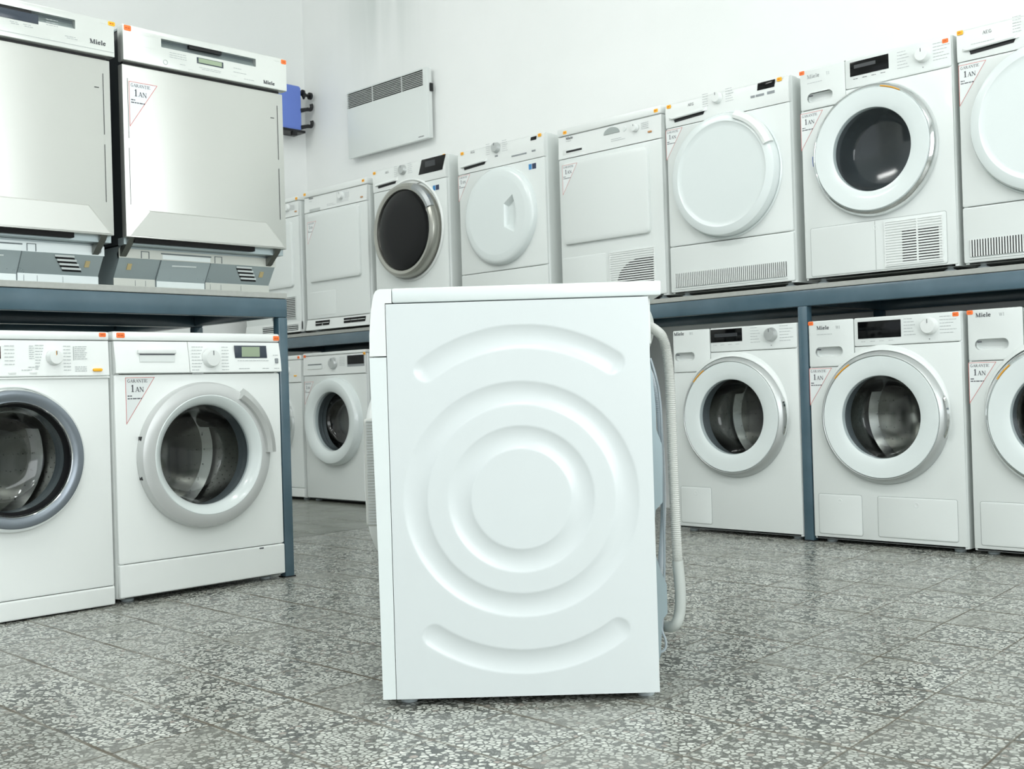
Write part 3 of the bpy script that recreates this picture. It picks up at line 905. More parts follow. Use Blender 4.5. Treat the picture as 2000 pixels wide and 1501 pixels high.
# ---- square-door dryers
def square_dryer(name, label, loc, h, door=(.030, .528, .286, .664), seam=.685, style='vent', top_seam=.79, stickers=(), warr=None, knob_at=(.458, .752, .016), btn=(.535, .722)):
    R = thing(name, label, 'tumble dryer', loc, 0)
    w_, d = .598, .585
    cabinet(R, w_, top_seam-.002, d, r=.02, y0=.006)
    MB().box(.0, w_, -.004, d, top_seam, h, .006).build('top_cover', plastic, R)
    # fascia leans back slightly
    MB().prism_x([(-.001, seam+.001), (.004, top_seam-.002), (.03, top_seam-.002), (.03, seam+.001)], .003, w_-.003).build('control_panel', plastic, R)
    fo = rr(.003, w_-.003, .02 if style != 'kick' else .075, seam-.0015, .006)
    MB().plate(fo, 0, .012, .004).build('front_panel', enamel, R)
    dx0, dx1, dz0, dz1 = door
    D = MB().plate(rr(dx0, dx1, dz0, dz1, .022, 6), -.016, .001, .010).build('door', enamel, R)
    knob(R, knob_at[0], knob_at[1], knob_at[2], 0, .018)
    logo(R, 'Miele', .050, .772 if style == 'vent' else .777, .0105, -.0005+.001, bold=1.2, sx=1.2)
    small_print(R, [(.052, .763, .03)]+[(knob_at[0]-.14, .724-i*.008, .06+.02*(i % 2)) for i in range(2)]+[(knob_at[0]+.03, .765-i*.008, .04) for i in range(4)], -.0004)
    b = MB().plate(rr(btn[0]-.010, btn[0]+.010, btn[1]-.004, btn[1]+.004, .003), -.004, .004, .001); b.build('power_button', mat('bronze_button', (.72, .52, .33), .4), R)
    if style == 'vent':
        MB().plate(rr(.030, .160, .703, .728, .004), -.001, .006, .0008).build('drawer_front', plastic, R)
        MB().box(.052, .147, -.0022, -.0005, .710, .719).build('grip_slot', black_pl, R, smooth=0)
        # half-moon display window
        c = [(.322+.045*math.cos(PI*k/16), .752+.028*math.sin(PI*k/16)) for k in range(17)]
        MB().prism(c, -.0008, .004).build('display', mat('half_moon_grey', (.62, .65, .64), .3), R, smooth=0)
        MB().lathe(.395, .760, [(.010, .002), (.0095, -.001), (0, -.0015)], 24).build('indicator', plastic_in, R)
        fl = MB().plate(rr(.006, .268, .03, .228, .006), -.002, .002, .0015).build('service_flap', enamel, R)
        q = [(.30+.235*(1-math.cos(PI/2*k/10))*1.0, .09+.125*math.sin(PI/2*k/10)) for k in range(11)]
        dark = [(.315, .090), (.535, .090), (.535, .192)]+[(.315+.22*math.cos(t)**1.0, .090+.102*math.sin(t)) for t in [PI/2*k/10*.0 for k in ()]]
        dark = [(.318, .062), (.535, .062), (.535, .190), (.45, .188), (.39, .168), (.350, .135)]
        grille(R, .297, .540, .050, .222, 17, -.002, dark=dark, fill=.55, split=.0)
    elif style == 'kick':
        MB().plate(rr(.055, .160, .700, .718, .003), -.001, .006, .0006).build('drawer_grip', mat('grip_grey', (.72, .74, .73), .5), R)
        MB().plate(rr(.320, .428, .712, .785, .004), .0, .006, .0006).build('knob_field', mat('field_grey', (.84, .855, .85), .5), R)
        fl = MB().plate(rr(.040, .282, .092, .232, .006), -.0012, .002, .001).build('service_flap', enamel, R)
        kp = MB().prism_x([(.0, .072), (-.012, .012), (.02, .012), (.02, .072)], .003, w_-.003).build('plinth', plastic, R)
        v = MB()
        for x in (.095, .165, .366, .432, .498): v.prism([(x, .034), (x+.060, .034), (x+.062, .062), (x+.002, .062)], -.0105, -.003)
        merge(kp, v, dark_gap)
        sl = MB()
        for x in (.095, .165, .366, .432, .498): sl.box(x, x+.062, -.0115, -.010, .0465, .0495)
        merge(kp, sl, plastic)
    elif style == 'side_vent':
        grille(R, .30, .548, .095, .22, 12, -.002, fill=.5, m=mat('grille_grey', (.78, .80, .79), .5), split=False)
        kp = MB().prism_x([(.0, .072), (-.010, .012), (.02, .012), (.02, .072)], .003, w_-.003).build('plinth', plastic, R)
        grille(kp, .20, .575, .022, .056, 3, -.010, fill=.4, frame=False, m=plastic_in)
    for s_ in stickers: price_sticker(R, s_[0], s_[1], -.004, s_[2])
    if warr: warranty(R, warr[0], warr[1], -.016, warr[2])
    feet(R, w_, d)
    return R
square_dryer('tumble_dryer', 'white square-door dryer with half-moon display, between two plain round-door dryers', (-3.526, YF, ZR), .825, style='vent', stickers=((.038, .812, yellow), (.562, .812, yellow)), warr=(.038, .652, .96))
square_dryer('tumble_dryer', 'white square-door dryer with black plinth vents, left of the black-window machine', (-5.549, YF, ZR), .826, door=(.046, .532, .288, .688), style='kick', seam=.700, stickers=((.004, .818, yellow), (.560, .818, yellow)), warr=(.052, .640, .9), knob_at=(.366, .757, .020), btn=(.550, .723))
square_dryer('tumble_dryer', 'white square-door dryer at the far left end of the wall row, behind a dishwasher', (-6.205, YF, ZR), .815, door=(.03, .538, .28, .668), style='side_vent', seam=.700, stickers=((.575, .808, yellow),), knob_at=(.489, .757, .022), btn=(.572, .726))

# ---- far lower washers
def classic_washer(name, label, loc, rz, h, cz, R_out, style, top_seam, panel, **kw):
    R = thing(name, label, 'washing machine', loc, rz)
    w_, d = .598, .59
    EN, PLs = (enamel_lit, plastic_lit) if rz else (enamel, plastic)
    cabinet(R, w_, top_seam-.002, d, r=kw.get('r', .014), y0=.006, m=EN)
    MB().box(0, w_, -.003, d, top_seam, h, .006).build('top_cover', PLs, R)
    plinth = kw.get('plinth')
    MB().plate(rr(.003, w_-.003, plinth+.002 if plinth else .02, panel-.0015, .006), 0, .012, .004, [circ(.30, cz, .18)]).build('front_panel', EN, R)
    if plinth:
        MB().plate(rr(.003, w_-.003, .005 if kw.get('low') else .018, plinth, .004), -.004, .012, .004).build('plinth', PLs, R)
    bulge = kw.get('bulge', .0)
    pp = [(-.001, panel+.001), (-.004-bulge, panel+.004), (-.003-bulge*.8, panel+.04), (-.0005, top_seam-.002), (.02, top_seam-.002), (.02, panel+.001)]
    if kw.get('split'):
        MB().prism_x(pp, .003, kw['split']-.001).build('drawer_front', PLs, R, smooth=30)
        MB().prism_x(pp, kw['split']+.001, w_-.003).build('control_panel', PLs, R, smooth=30)
    else: MB().prism_x(pp, .003, w_-.003).build('control_panel', PLs, R, smooth=30)
    drum(R, .30, cz, mouth=kw.get('mouth', .158), r=.232)
    return R
def door_lathe(R, cx, cz, prof, m, label=None): return MB().lathe(cx, cz, prof, 96).build('door', m, R, label)

# F1: white round door washer between the left shelf post and the centre machine
F1 = classic_washer('washing_machine', 'white washer with thick white door ring, far back between left shelf and centre machine', (-5.6, YF, 0), 0, .868, .468, .25, 'white', .85, .735, mouth=.168)
D = door_lathe(F1, .30, .468, [(.254, 0), (.2555, -.008), (.250, -.034), (.238, -.048), (.222, -.052), (.19, -.046), (.170, -.034), (.166, -.02), (.166, -.002)], enamel_new)
porthole(D, .30, .468, .166, -.022, .1)
display(F1, .430, .586, .776, .840, -.003, m=mat('grey_bezel', (.60, .62, .63), .3), scr=(.434, .583, .789, .838, black_gl))
knob(F1, .302, .80, .032, -.003, .02, silver)
MB().box(.050, .191, -.0062, -.004, .772, .803, .001, 1).build('drawer_grip', plastic_in, F1)
MB().box(.054, .188, -.0068, -.006, .796, .802).build('grip_slot', rubber, F1, smooth=0)
small_print(F1, [(.36, .83-i*.009, .05) for i in range(6)], -.0056)
price_sticker(F1, .008, .858, -.003, orange); price_sticker(F1, .575, .852, -.003, yellow)
warranty(F1, .006, .700, 0, .95)
feet(F1, .598, .59)
F0 = classic_washer('washing_machine', 'white washer far back on the floor, only a strip showing beside the left shelf post', (-6.22, YF, 0), 0, .862, .45, .22, 'chrome', .835, .70, plinth=.07)
D = door_lathe(F0, .30, .45, [(.212, 0), (.213, -.02), (.206, -.045), (.19, -.05), (.165, -.035), (.158, -.02), (.158, -.002)], chrome, 'chrome door ring')
porthole(D, .30, .45, .158, -.02, .09)
knob(F0, .46, .775, .024, -.002, .02)
price_sticker(F0, .565, .856, -.003, orange)
MB().plate(rr(.528, .552, .736, .744, .003), -.008, -.003, .001).build('power_button', yellow, F0)
feet(F0, .598, .59)

# ---- lower left washers (facing +X)
M1 = classic_washer('washing_machine', 'white washer with slate and chrome door ring, cut by the left picture edge', (XL, .996, 0), PI/2, .829, .461, .2, 'chrome', .803, .695, plinth=.060, low=True, r=.006, mouth=.150)
D = door_lathe(M1, .30, .461, [(.206, 0), (.207, -.010), (.203, -.024), (.196, -.032)], chrome, 'polished outer door rim')
MB().lathe(.30, .461, [(.196, -.032), (.190, -.035), (.175, -.033), (.166, -.028)], 96).build('door_ring', mat('slate_ring', (.52, .55, .58), .3, metal=.6), D)
MB().lathe(.30, .461, [(.166, -.028), (.164, -.031), (.161, -.028), (.159, -.022)], 96).build('inner_trim', chrome, D)
MB().lathe(.30, .461, [(.159, -.022), (.155, -.008), (.150, .0)], 96).build('black_seal', black_pl, D)
porthole(D, .30, .461, .150, -.004, .085)
knob(M1, .4265, .751, .0215, -.003, .022)
MB().box(.4245, .4265, -.0265, -.0255, .757, .770).build('knob_mark', orange_band, M1, smooth=0)
MB().plate(rr(.543, .572, .7095, .7185, .0045), -.010, -.004, .0015).build('power_button', yellow, M1)
display(M1, .225, .275, .748, .783, -.003, m=mat('dark_red_display', (.20, .06, .08), .2))
small_print(M1, [(.285, .783-i*.0105, .028) for i in range(6)]+[(.355, .783-i*.006, .014) for i in range(7)]+[(.352-.02*(i % 2), .722-i*.008, .03) for i in range(2)]
            +[(.372, .785-i*.0085, .026-.002*i) for i in range(9)]+[(.455, .783-i*.010, .022) for i in range(8)]+[(.489, .782-i*.006, .038-.003*(i % 3)) for i in range(7)]+[(.489, .722-i*.006, .036) for i in range(3)], -.0048)
merge(kid(M1, 'control_panel'), MB().box(.485, .4868, -.0050, -.0042, .743, .784), print_g)
MB().box(.003, .595, -.008, .002, .689, .6945, .002).build('trim_strip', plastic, M1)
for x in (.295, .355): MB().plate(rr(x, x+.022, .704, .711, .003), -.006, -.003, .001).build('button', plastic, M1)
price_sticker(M1, .566, .826, -.003, orange, .022, .013)
price_sticker(M1, .02, .826, -.003, orange, .022, .013)
feet(M1, .598, .59, .006)

M2 = classic_washer('washing_machine', 'white washer with curved silver door handle and green display, under the left shelf', (XL, 1.605, 0), PI/2, .831, .4385, .233, 'm2', .803, .700, plinth=.118, bulge=.010, split=.251, r=.02, mouth=.162)
D = door_lathe(M2, .30, .4385, [(.232, 0), (.234, -.010), (.2325, -.026), (.2275, -.034), (.218, -.038), (.194, -.0425), (.1915, -.042)], mat('pearl_silver', (.80, .81, .805), .33, metal=.3), 'silver outer door ring')
MB().lathe(.30, .4385, [(.1915, -.042), (.1895, -.0435), (.186, -.0425), (.166, -.026), (.160, -.014), (.160, -.002)], 96).build('door_ring', enamel_new, D, 'white inner door ring')
porthole(D, .30, .4385, .160, -.012, .105)
arc = MB(); loops = []
for k in range(19):
    t = math.radians(-1+59*k/18); c, s_ = math.cos(t), math.sin(t)
    loops.append([(.30+r_*c, y_, .4385+r_*s_) for r_, y_ in ((.206, -.040), (.208, -.052), (.222, -.058), (.240, -.050), (.248, -.034), (.236, -.024))])
arc.loft(loops); arc.build('handle', mat('handle_silver', (.78, .79, .78), .35, metal=.4), D)
for zz in (.50, .38):
    MB().box(.0735, .080, -.022, -.004, zz-.007, zz+.007, .001).build('hinge', black_pl, D)
yb = -.0125
MB().box(.075, .205, -.0165, -.008, .762, .775, .003).build('drawer_grip', plastic, M2)
gp = MB().box(.081, .199, -.0135, -.006, .737, .762).build('grip_recess', plastic_in, M2, smooth=0)
MB().box(.081, .199, -.0142, -.0130, .758, .762).build('grip_slot', print_d, gp, smooth=0)
knob(M2, .3265, .7475, .0285, -.010, .022)
display(M2, .419, .541, .749, .790, -.010, m=mat('slate_display', (.24, .27, .31), .2), skew=-.003, scr=(.443, .512, .753, .786, lcd))
small_print(M2, [(.258, .783-i*.0105, .040-.004*(i % 4)) for i in range(9)]+[(.366, .783-i*.0105, .026) for i in range(8)]+[(.425, .739, .12), (.430, .713, .042), (.52, .713, .026), (.566, .713, .02), (.562, .757, .02)], -.0142)
MB().plate(rr(.571, .583, .731, .748, .003), -.0150, -.010, .001).build('power_button', mat('button_grey', (.55, .57, .58), .5), M2)
price_sticker(M2, .012, .827, -.003, orange, .027, .016); price_sticker(M2, .572, .824, -.003, orange, .024, .016)
warranty(M2, .038, .690, 0, 1.02)
MB().box(.495, .511, -.0045, -.0038, .110, .115).build('plinth_latch', print_d, M2, smooth=0)
feet(M2, .598, .59, .018)

# ---------------------------------------------------------------- dishwashers
def dishwasher(label, loc, variant):
    R = thing('dishwasher', label, 'dishwasher', loc, PI/2)
    w_ = .594
    # dark tub / body
    MB().box(.006, w_-.006, .022, .55, .135, .800, .004).build('body', mat('body_dark', (.20, .22, .23), .5), R)
    MB().box(.004, w_-.004, .016, .50, .792, .800, .001, 1).build('top_frame', galv, R)
    # control panel with the grip slot
    slot = rr(.127, .472, .7545, .7815, .002)()
    P = MB().plate(rr(.0, w_, .692, .803, .003), -.018, .018, .0025, [slot]).build('control_panel', steel_panel, R)
    MB().box(.12, .48, -.001, .004, .750, .786).build('grip_recess', mat('grip_grey_dark', (.36, .40, .41), .35), P, smooth=0)
    MB().prism_x([(-.012, .7545), (-.001, .772), (.0, .7545)], .128, .471).build('grip_slope', mat('grip_mid', (.58, .62, .62), .3, metal=.5), P)
    MB().box(.228, .345, -.014, -.002, .7715, .7815).build('latch', black_pl, P, smooth=0)
    y = -.0186
    if variant == 2:
        display(P, .251, .347, .727, .746, -.018, m=mat('slate_display', (.24, .27, .31), .2), scr=(.256, .341, .730, .744, lcd))
        small_print(P, [(.155, .742-i*.007, .06) for i in range(3)]+[(.258, .714, .08), (.268, .709, .07), (.385, .735, .03), (.385, .722, .05), (.425, .705, .04), (.19, .711, .02)], y, m=print_g, th=.0018)
        MB().lathe(.140, .709, [(.008, -.0181), (.008, -.0192), (.0062, -.0192), (.0062, -.0181)], 20).build('power_button', print_g, P)
        logo(P, 'Miele', .500, .704, .0115, y, bold=1.2, sx=1.15)
    else:
        display(P, .225, .362, .745, .772, -.018, m=mat('slate_display', (.30, .33, .35), .2))
        small_print(P, [(.385, .765-i*.008, .035) for i in range(3)]+[(.28, .737, .022), (.283, .732, .025), (.318, .736, .022), (.322, .731, .024), (.440, .727, .032), (.446, .722, .034)], y, m=print_g, th=.002)
        logo(P, 'Miele', .516, .722, .013, y, bold=1.2, sx=1.15)
        MB().box(.003, w_-.003, -.0188, -.018, .7055, .7068).build('trim_line', print_g, P, smooth=0)
    # outer door sheet
    hol = []
    D = MB()
    D.plate(rr(.0, w_-.012, .150, .682, .002), -.006, .020, .0015).build('door', steel_door, R)
    D = R.children[-1] if False else [c for c in COL.objects if c.name.startswith('door')][-1]
    MB().box(.008, w_-.02, .004, .018, .682, .692).build('door_gap', black_pl, R, smooth=0)
    sl = MB()
    for x in (.0165, w_-.034):
        for z0, z1 in ((.455, .640), (.250, .425)):
            sl.box(x-.0008, x+.0008, -.0069, -.0058, z0, z1)
    sl.box(.532, .546, -.0069, -.0058, .594, .5965)
    merge(D, sl, mat('slot_dark', (.25, .27, .27), .6))
    # stamped trapezoid at the foot of the door
    tz = MB()
    o = [(.003, .153), (.075, .237), (.505, .237), (.578, .153)]
    tz.loft([[(x, -.0062, z) for x, z in o], [(x, -.0078, z) for x, z in poly(o[::-1])(0)[::-1]]], cap0=False) if False else None
    i_ = [(.012, .155), (.0785, .2335), (.5015, .2335), (.569, .155)]
    V0 = [tz.bm.verts.new((x, -.0061, z)) for x, z in o]; V1 = [tz.bm.verts.new((x, -.0088, z)) for x, z in i_]
    for i in range(3): tz.face((V0[i], V0[i+1], V1[i+1], V1[i]))
    tz.face(V1)
    tz.build('stamped_panel', steel_door, D, smooth=0)
    if variant == 2: warranty(D, .020, .632, -.0066, 1.0, paper)
    if variant == 2: price_sticker(P, .003, .800, -.018, orange, .024, .017); price_sticker(P, .573, .799, -.018, orange, .02, .015)
    else: price_sticker(P, .575, .800, -.018, yellow, .022, .013)
    # underside of the door, hinges
    MB().box(.03, .46, .000, .018, .136, .150).build('door_lower_gap', dark_gap, R, smooth=0)
    MB().box(.004, .585, .020, .060, .130, .152, .001, 1).build('base_rail', galv, R)
    for x, sg in ((.012, 1), (w_-.05, -1)):
        h = MB()
        h.prism_x([(-.001, .152), (.018, .152), (.085, .108), (.080, .092), (.060, .100), (.01, .138)], x, x+.02)
        h.build('hinge_arm', mat('hinge_zinc', (.45, .46, .44), .4, metal=.8), R)
    # galvanised base tray, stepped back under the door
    b = MB()
    B = [(.060, .133), (.062, .096), (.105, .034), (.107, .0), (.125, .0), (.125, .05), (.085, .12)]
    b.prism_x([(.066, .130), (.070, .094), (.112, .034), (.112, .002), (.50, .002), (.50, .130)], .012, w_-.012)
    base = b.build('base_tray', galv, R, 'galvanised base tray', smooth=20)
    MB().prism_x([(.066, .124), (.0665, .095), (.0705, .095), (.0705, .124)], .010, w_-.010).build('upper_flange', flange_m[variant-1], base)
    MB().prism_x([(.110, .035), (.1105, .003), (.1125, .003), (.1125, .035)], .011, w_-.011).build('lower_flange', flange_m[variant-1], base)
    # raised service plate in the middle with its outline
    mid = MB()
    mid.prism_x([(.0668, .113), (.069, .093), (.109, .033), (.1095, .006), (.112, .006), (.112, .033), (.0715, .094), (.0700, .113)], .155, .330)
    mid.build('service_plate', galv, base)
    MB().box(.157, .329, .0655, .0672, .0975, .1115).build('plate_window', zinc_sheen, base, 'bright strip in the plate')
    MB().box(.157, .329, .1088, .110, .004, .031).build('plate_foot', zinc_sheen, base, 'bright strip at the foot of the plate')
    ol = MB()
    for x in (.152, .330):
        ol.prism_x([(.0660, .115), (.0685, .093), (.1085, .033), (.109, .010), (.112, .010), (.112, .033), (.0700, .094), (.0690, .115)], x, x+.003)
    ol.box(.152, .333, .0655, .0690, .113, .117)
    merge(base, ol, mat('zinc_edge', (.40, .44, .45), .5))
    def on(t, x, e=-.0016):   # point on the sloping face, t 0..1 downwards
        return (x, .070+(.112-.070)*t+e, .094-(.094-.034)*t)
    v = MB()
    for k in range(4):
        t = .15+k*.19; x = .432+k*.010
        c = [on(t, x), on(t, x+.060), on(t+.09, x+.064), on(t+.09, x+.004)]
        v.face([v.bm.verts.new(p) for p in c])
    merge(base, v, black_pl)
    lv = MB()
    for k in range(4):
        t = .05+k*.19; x = .430+k*.010
        c = [on(t, x, -.003), on(t, x+.060, -.003), on(t+.1, x+.062, -.0045), on(t+.1, x+.002, -.0045)]
        lv.face([lv.bm.verts.new(p) for p in c])
    merge(base, lv, zinc_sheen)
    st = MB()
    c = [on(.22, .195, -.004), on(.20, .282, -.004), on(.27, .282, -.005), on(.29, .195, -.005)]
    st.face([st.bm.verts.new(p) for p in c]); merge(base, st, zinc_sheen)
    cl = MB()
    for x in (.083, .345):   # outlined tabs on the flange
        for q in ((x, x+.0022, .096, .118), (x+.026, x+.0282, .096, .118), (x, x+.0282, .1165, .1185)):
            cl.box(q[0], q[1], .0650, .0668, q[2], q[3])
    for x in (.083, .118, .352, .392, .470):
        cl.box(x, x+.001, .1095, .1115, .012, .03)
    for x in (.030, .043, .075, .148, .350, .505, .545):
        cl.lathe(x, .018+.006*((x*1000) % 3), [(.0045, .1115), (.0045, .1105), (.003, .1105), (.003, .1115)], 12)
    merge(base, cl, mat('zinc_edge', (.40, .44, .45), .5))
    for x in (.045, .530):
        MB().prism_x([(.078, .078), (.090, .060), (.100, .060), (.088, .080)], x, x+.014).build('amber_clip', card, base)
    for x in (.026, .564):
        MB().lathe(x, .110, [(.009, .066), (.009, .062), (.005, .060), (0, .060)], 18).build('hinge_rivet', silver_dk, base)
    return R
dishwasher('steel dishwasher with warranty triangle and two orange stickers on the left shelf', (XL, 1.658, ZL), 2)
dishwasher('steel dishwasher with one yellow sticker, cut by the upper left picture edge', (XL, 1.036, ZL), 1)

# ---------------------------------------------------------------- central washer, seen from its right side
E_ = Vector((.716, .698, 0)).normalized()
RZ = math.atan2(-E_.x, E_.y)
A_ = Vector((-1.767, 1.401, 0))
lx = Vector((math.cos(RZ), math.sin(RZ), 0))
CW = .598
CMR = thing('washing_machine', 'white washing machine seen from its side, with pressed rings, standing mid-floor', 'washing machine', A_-lx*CW, RZ)
# body shell (rest of the sides, back) - side panel is a pressed sheet of its own
b = MB()
b.box(.003, CW-.016, .028, .540, .018, .790)
b.build('cabinet', enamel, CMR, smooth=0)
def groove(s, z):
    """depth of the pressed relief at (s along depth, z)"""
    def bump(u, hw):       # u distance from the centre line, flat-bottomed channel
        u = abs(u)/hw
        if u >= 1: return 0.
        return (1-u*u) if u < .93 else (1-.93*.93)*((1-u)/.07)**1.6
    cs, cz = .2845, .402
    r = math.hypot(s-cs, z-cz)
    dd = 0
    dd = max(dd, bump(r-.2085, .0235)*.0050)
    dd = max(dd, bump(r-.1215, .0230)*.0050)
    # upper and lower arcs
    for (ax, az, ar, a0, a1) in ((.291, .402, .3195, 55.5, 126), (.2845, .402, .3195, 236, 305)):
        rr_ = math.hypot(s-ax, z-az); an = math.degrees(math.atan2(z-az, s-ax)) % 360
        if a0 <= an <= a1: q = rr_-ar
        else:
            q = min(math.hypot(s-(ax+ar*math.cos(math.radians(t))), z-(az+ar*math.sin(math.radians(t)))) for t in (a0, a1))
        dd = max(dd, bump(q, .0240)*.0050)
    return dd
b = MB()
ns, nz = 230, 344
S0, S1, Z0, Z1 = .0275, .545, .015, .7925
grid = [[b.bm.verts.new((CW-groove(S0+(S1-S0)*i/ns, Z0+(Z1-Z0)*j/nz), S0+(S1-S0)*i/ns, Z0+(Z1-Z0)*j/nz)) for j in range(nz+1)] for i in range(ns+1)]
for i in range(ns):
    for j in range(nz):
        b.bm.faces.new((grid[i][j], grid[i+1][j], grid[i+1][j+1], grid[i][j+1]))
# turned edges
bo = [grid[i][0] for i in range(ns+1)]+[grid[ns][j] for j in range(1, nz+1)]+[grid[i][nz] for i in range(ns-1, -1, -1)]+[grid[0][j] for j in range(nz-1, 0, -1)]
bk = [b.bm.verts.new((v.co.x-.014, v.co.y, v.co.z)) for v in bo]
for i in range(len(bo)):
    j = (i+1) % len(bo)
    b.bm.faces.new((bo[i], bk[i], bk[j], bo[j]))
b.build('side_panel', mat('side_sheet_enamel', (.825, .85, .85), .27, coat=.2), CMR, 'side panel pressed with two rings and two arcs', smooth=50)
# front of the machine (thin strip at the left of the view)
fr = MB().prism_x([(.0005, .015), (-.001, .3), (-.0065, .62), (-.0072, .688), (.0262, .688), (.0262, .015)], .0, CW-.0005)
fr.build('front_panel', enamel_new, CMR, smooth=25)
cp = [(-.0068, .6905), (-.0058, .735), (-.0015, .782), (.0045, .812), (.009, .8195), (.016, .8225), (.0395, .8225), (.0395, .7945), (.0262, .7945), (.0262, .6905)]
MB().prism_x(cp, 0, CW).build('control_panel', plastic, CMR, smooth=25)
MB().box(0, CW, .0402, .571, .7945, .8235, .0035).build('worktop', enamel_new, CMR)
# door standing proud of the front
dz = .445
D = MB().lathe(.30, dz, [(.190, -.004), (.189, -.018), (.176, -.036), (.155, -.044), (.12, -.045), (.118, -.030), (0, -.026)], 72).build('door', plastic, CMR)
MB().lathe(.30, dz, [(.1175, -.031), (.10, -.038), (0, -.041)], 48).build('porthole_glass', black_gl, D)
h = MB().plate(rr(.455, .499, .344, .566, .010), -.0365, -.004, .004).build('handle', hose_m, D)
rb = MB()
for k in range(36): rb.box(.4985, .5005, -.031, -.014, .349+k*.006, .352+k*.006)
rb.build('handle_ribs', silver, h, smooth=0)
knob(CMR, .3, .755, .03, -.004, .02)
display(CMR, .40, .52, .735, .775, -.004)
# back: pressed zinc panel with bulges
b = MB()
bp_ = [(.540, .05), (.552, .085), (.556, .15), (.5675, .165), (.5675, .222), (.556, .25), (.546, .285), (.546, .34), (.550, .370), (.5645, .385), (.5665, .47), (.566, .50), (.556, .53), (.556, .58), (.551, .64), (.540, .72)]
b.prism_x(bp_, .04, .575)
b.build('back_panel', galv_back, CMR, 'bulging zinc back panel', smooth=60)
MB().box(.02, CW-.03, .540, .552, .70, .792, .003).build('rear_top_bracket', plastic, CMR)
# corrugated drain hose
c = lambda x: (x[0], x[1], x[2])
HX = .545
def hp(s, z, x=HX): return (x, s, z)
pts = [hp(.553, .739, .50), hp(.562, .7335, .52), hp(.576, .716), hp(.584, .69), hp(.5885, .65), hp(.590, .60), hp(.590, .54), hp(.5905, .48), hp(.591, .42), hp(.592, .36), hp(.5935, .30), hp(.594, .262)]
MB().tube(pts, .0104, 18, ripple=.17, sub=30).build('drain_hose', hose_m, CMR, 'corrugated light grey drain hose', smooth=None)
pts = [hp(.594, .264), hp(.597, .225), hp(.598, .19), hp(.5955, .16), hp(.588, .138), hp(.576, .128, .53), hp(.562, .127, .50)]
MB().tube(pts, .0112, 18).build('hose_end', hose_s, CMR, 'smooth grey hose end')
MB().lathe(0, 0, [(.001, 0), (.001, .001)], 3) if False else None
el = MB().tube([hp(.545, .70, .50), hp(.552, .72, .50), hp(.554, .745, .50), hp(.550, .765, .49)], .0125, 14); el.build('hose_elbow', hose_s, CMR)
pts = [hp(.548, .655, .52), hp(.558, .63, .52), hp(.568, .58, .52), hp(.5715, .50, .52), hp(.573, .42, .52), hp(.572, .34, .51), hp(.566, .26, .50), hp(.562, .19, .48)]
MB().tube(pts, .0062, 12, ripple=.12, sub=34).build('inlet_hose', mat('inlet_hose', (.80, .83, .85), .4), CMR, 'thinner ribbed inlet hose')
pts = [hp(.551, .672, .55), hp(.556, .655, .55), hp(.562, .63, .55), hp(.568, .60, .54), hp(.571, .55, .54), hp(.572, .45, .53), hp(.571, .3, .53), hp(.567, .2, .53), hp(.562, .14, .53), hp(.560, .122, .54), hp(.566, .104, .54), hp(.566, .090, .54), hp(.560, .082, .54), hp(.545, .078, .54)]
MB().tube(pts, .0026, 8).build('power_cord', mat('cord_grey', (.62, .66, .68), .4), CMR, 'thin grey power cord')
for (x, y) in ((.07, .048), (CW-.045, .048), (.07, .518), (CW-.045, .522)): foot(CMR, x, y, .017, .0175)
MB().box(.04, CW-.04, .05, .5, .014, .018).build('base_plate', black_pl, CMR, smooth=0)

# ---------------------------------------------------------------- heater and rack on the walls
HT = thing('panel_heater', 'white wall-mounted panel heater with dark slotted grille along its top', 'heater', (-5.94, WY-.065, 2.155), 0)
ow, oh = .797, .433
MB().plate(rr(0, ow, 0, oh, .006), 0, .012, .004, [rr(.004, ow-.042, .325, .422, .001)()]).build('front_cover', enamel, HT)
MB().box(.004, ow-.004, .012, .040, .004, oh-.004, .004).build('casing', plastic, HT)
MB().box(.0045, ow-.036, .0105, .0118, .325, .422).build('grille_backing', mat('grille_dark', (.17, .17, .15), .7), HT, smooth=0)
s_ = MB()
for k in range(8):
    z = .325+(k+1)*(.097/9.)
    s_.box(.004, ow-.035, .001, .008, z-.0012, z+.0012)
for x in (.26, .55): s_.box(x, x+.003, .001, .008, .325, .422)
s_.build('grille_slats', plastic, HT, smooth=0)
MB().box(ow-.004, ow+.006, .018, .042, .285, .335, .002).build('thermostat', black_pl, HT)
for x in (.15, ow-.15): MB().box(x-.03, x+.03, .040, .0645, .1, .3).build('wall_bracket', silver_dk, HT)
small_print(HT, [(ow-.095, .016, .05)], -.0006, m=print_d, name='brand_print', th=.005)

RK = thing('wall_rack', 'blue plastic wall rack with black hooks in the room corner above the dryers', 'rack', (WX, 4.18, 2.40), PI/2)
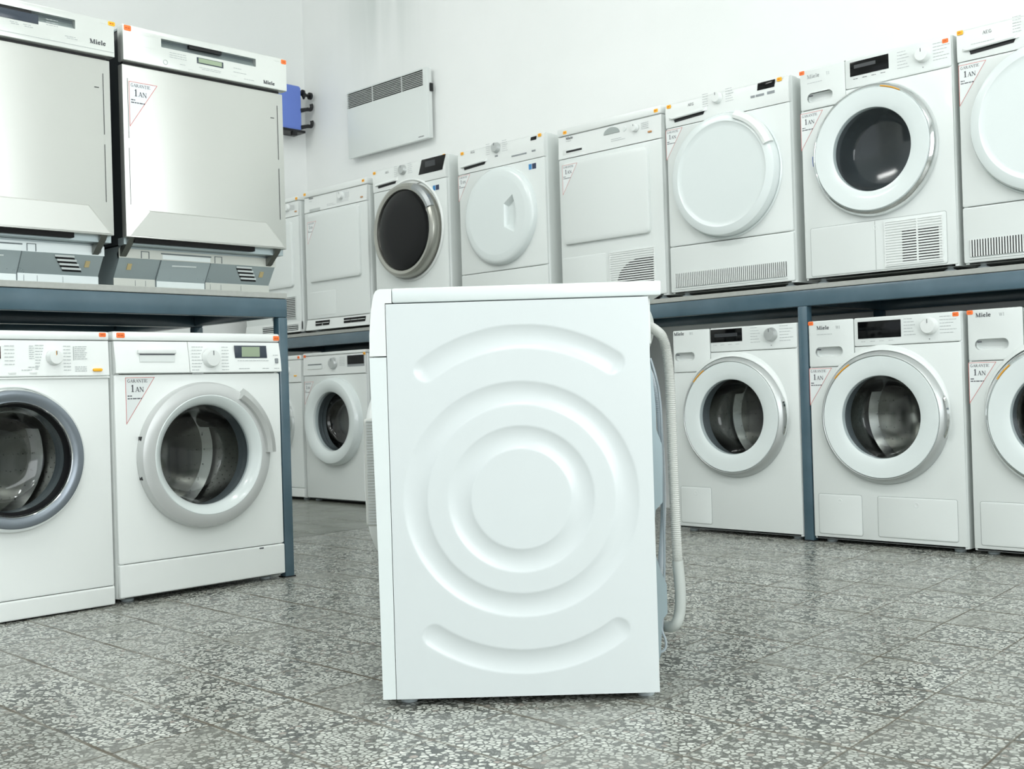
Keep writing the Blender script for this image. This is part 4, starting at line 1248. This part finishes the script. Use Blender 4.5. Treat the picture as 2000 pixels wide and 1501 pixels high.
# local: x along the wall (+Y), y into the wall (-X)
MB().plate(rr(0, .322, .012, .312, .02), -.125, -.105, .005).build('front_board', blue_pl, RK)
MB().box(0, .345, -.135, -.0, -.004, .014, .003).build('bottom_rail', black_pl, RK)
MB().box(0.01, .335, -.104, -.002, .07, .10, .003).build('cross_bar', black_pl, RK)
MB().box(0.01, .335, -.104, -.002, .24, .27, .003).build('cross_bar', black_pl, RK)
MB().box(.24, .275, -.14, -.11, -.03, 0, .003).build('catch', black_pl, RK)
for k, z in enumerate((.035, .150)):
    b = MB()
    b.tube([(.315, -.115, z), (.355, -.115, z+.012), (.385, -.115, z+.018), (.408, -.115, z+.022), (.415, -.115, z+.045), (.411, -.115, z+.060)], .0125, 8)
    b.prism([(.318, z-.016), (.372, z+.004), (.375, z+.030), (.350, z+.012), (.318, z+.014)], -.128, -.100)
    b.build('hook', black_pl, RK)
b = MB()
b.tube([(.318, -.115, .268), (.345, -.115, .275), (.375, -.115, .262), (.400, -.115, .262)], .010, 8)
b.prism([(.335, .262), (.368, .262), (.352, .232)], -.124, -.106)
b.loft([[(.405+q, -.115+r_*math.cos(2*PI*i/16), .262+r_*math.sin(2*PI*i/16)) for i in range(16)] for q, r_ in ((-.012, .010), (-.010, .024), (.006, .024), (.010, .016))])
b.loft([[(.345+q, -.115+r_*math.cos(2*PI*i/16), .274+r_*math.sin(2*PI*i/16)) for i in range(16)] for q, r_ in ((-.012, .010), (-.008, .022), (.006, .022), (.010, .012))])
b.build('knob_hook', black_pl, RK)

# ---------------------------------------------------------------- ceiling lamps (above the view)
tube_m = mat('tube_glow', (1, 1, 1), .5, emit=((.97, 1, .985), 10))
def lamp(label, x, y):
    R = thing('ceiling_lamp', label, 'lamp', (x, y, CH-.09), 0, 'twin-tube lamps on the ceiling')
    MB().box(-.62, .62, -.08, .08, .05, .09, .005).build('housing', plastic, R)
    for yy in (-.045, .045):
        MB().loft([[(xx, yy+.014*math.cos(2*PI*k/12), .03+.014*math.sin(2*PI*k/12)) for k in range(12)] for xx in (-.6, .6)]).build('tube', tube_m, R)
    for xx in (-.61, .6): MB().box(xx, xx+.012, -.065, .065, .012, .052, .001, 1).build('tube_holder', plastic, R)
for x, y in ((-4.6, 1.7), (-2.1, 1.5), (0.3, 1.3), (-4.6, -.6), (-1.9, -.8), (.8, -1.0)):
    pw = .4 if x < -4 and y > 0 else 1
    area('lamp_light', (x, y, CH-.16), (x, y, 0), 1.2, .16, 21*pw, (.985, 1, .982))
    area('wall_fill_uplight', (x, y+.2, CH-.14), (x, y+.9, CH), 1.2, .1, 11.5, (.985, 1, .982))  # added fill light aimed at the ceiling to brighten the upper walls
    lamp('twin-tube fluorescent lamp fixed to the ceiling', x, y)
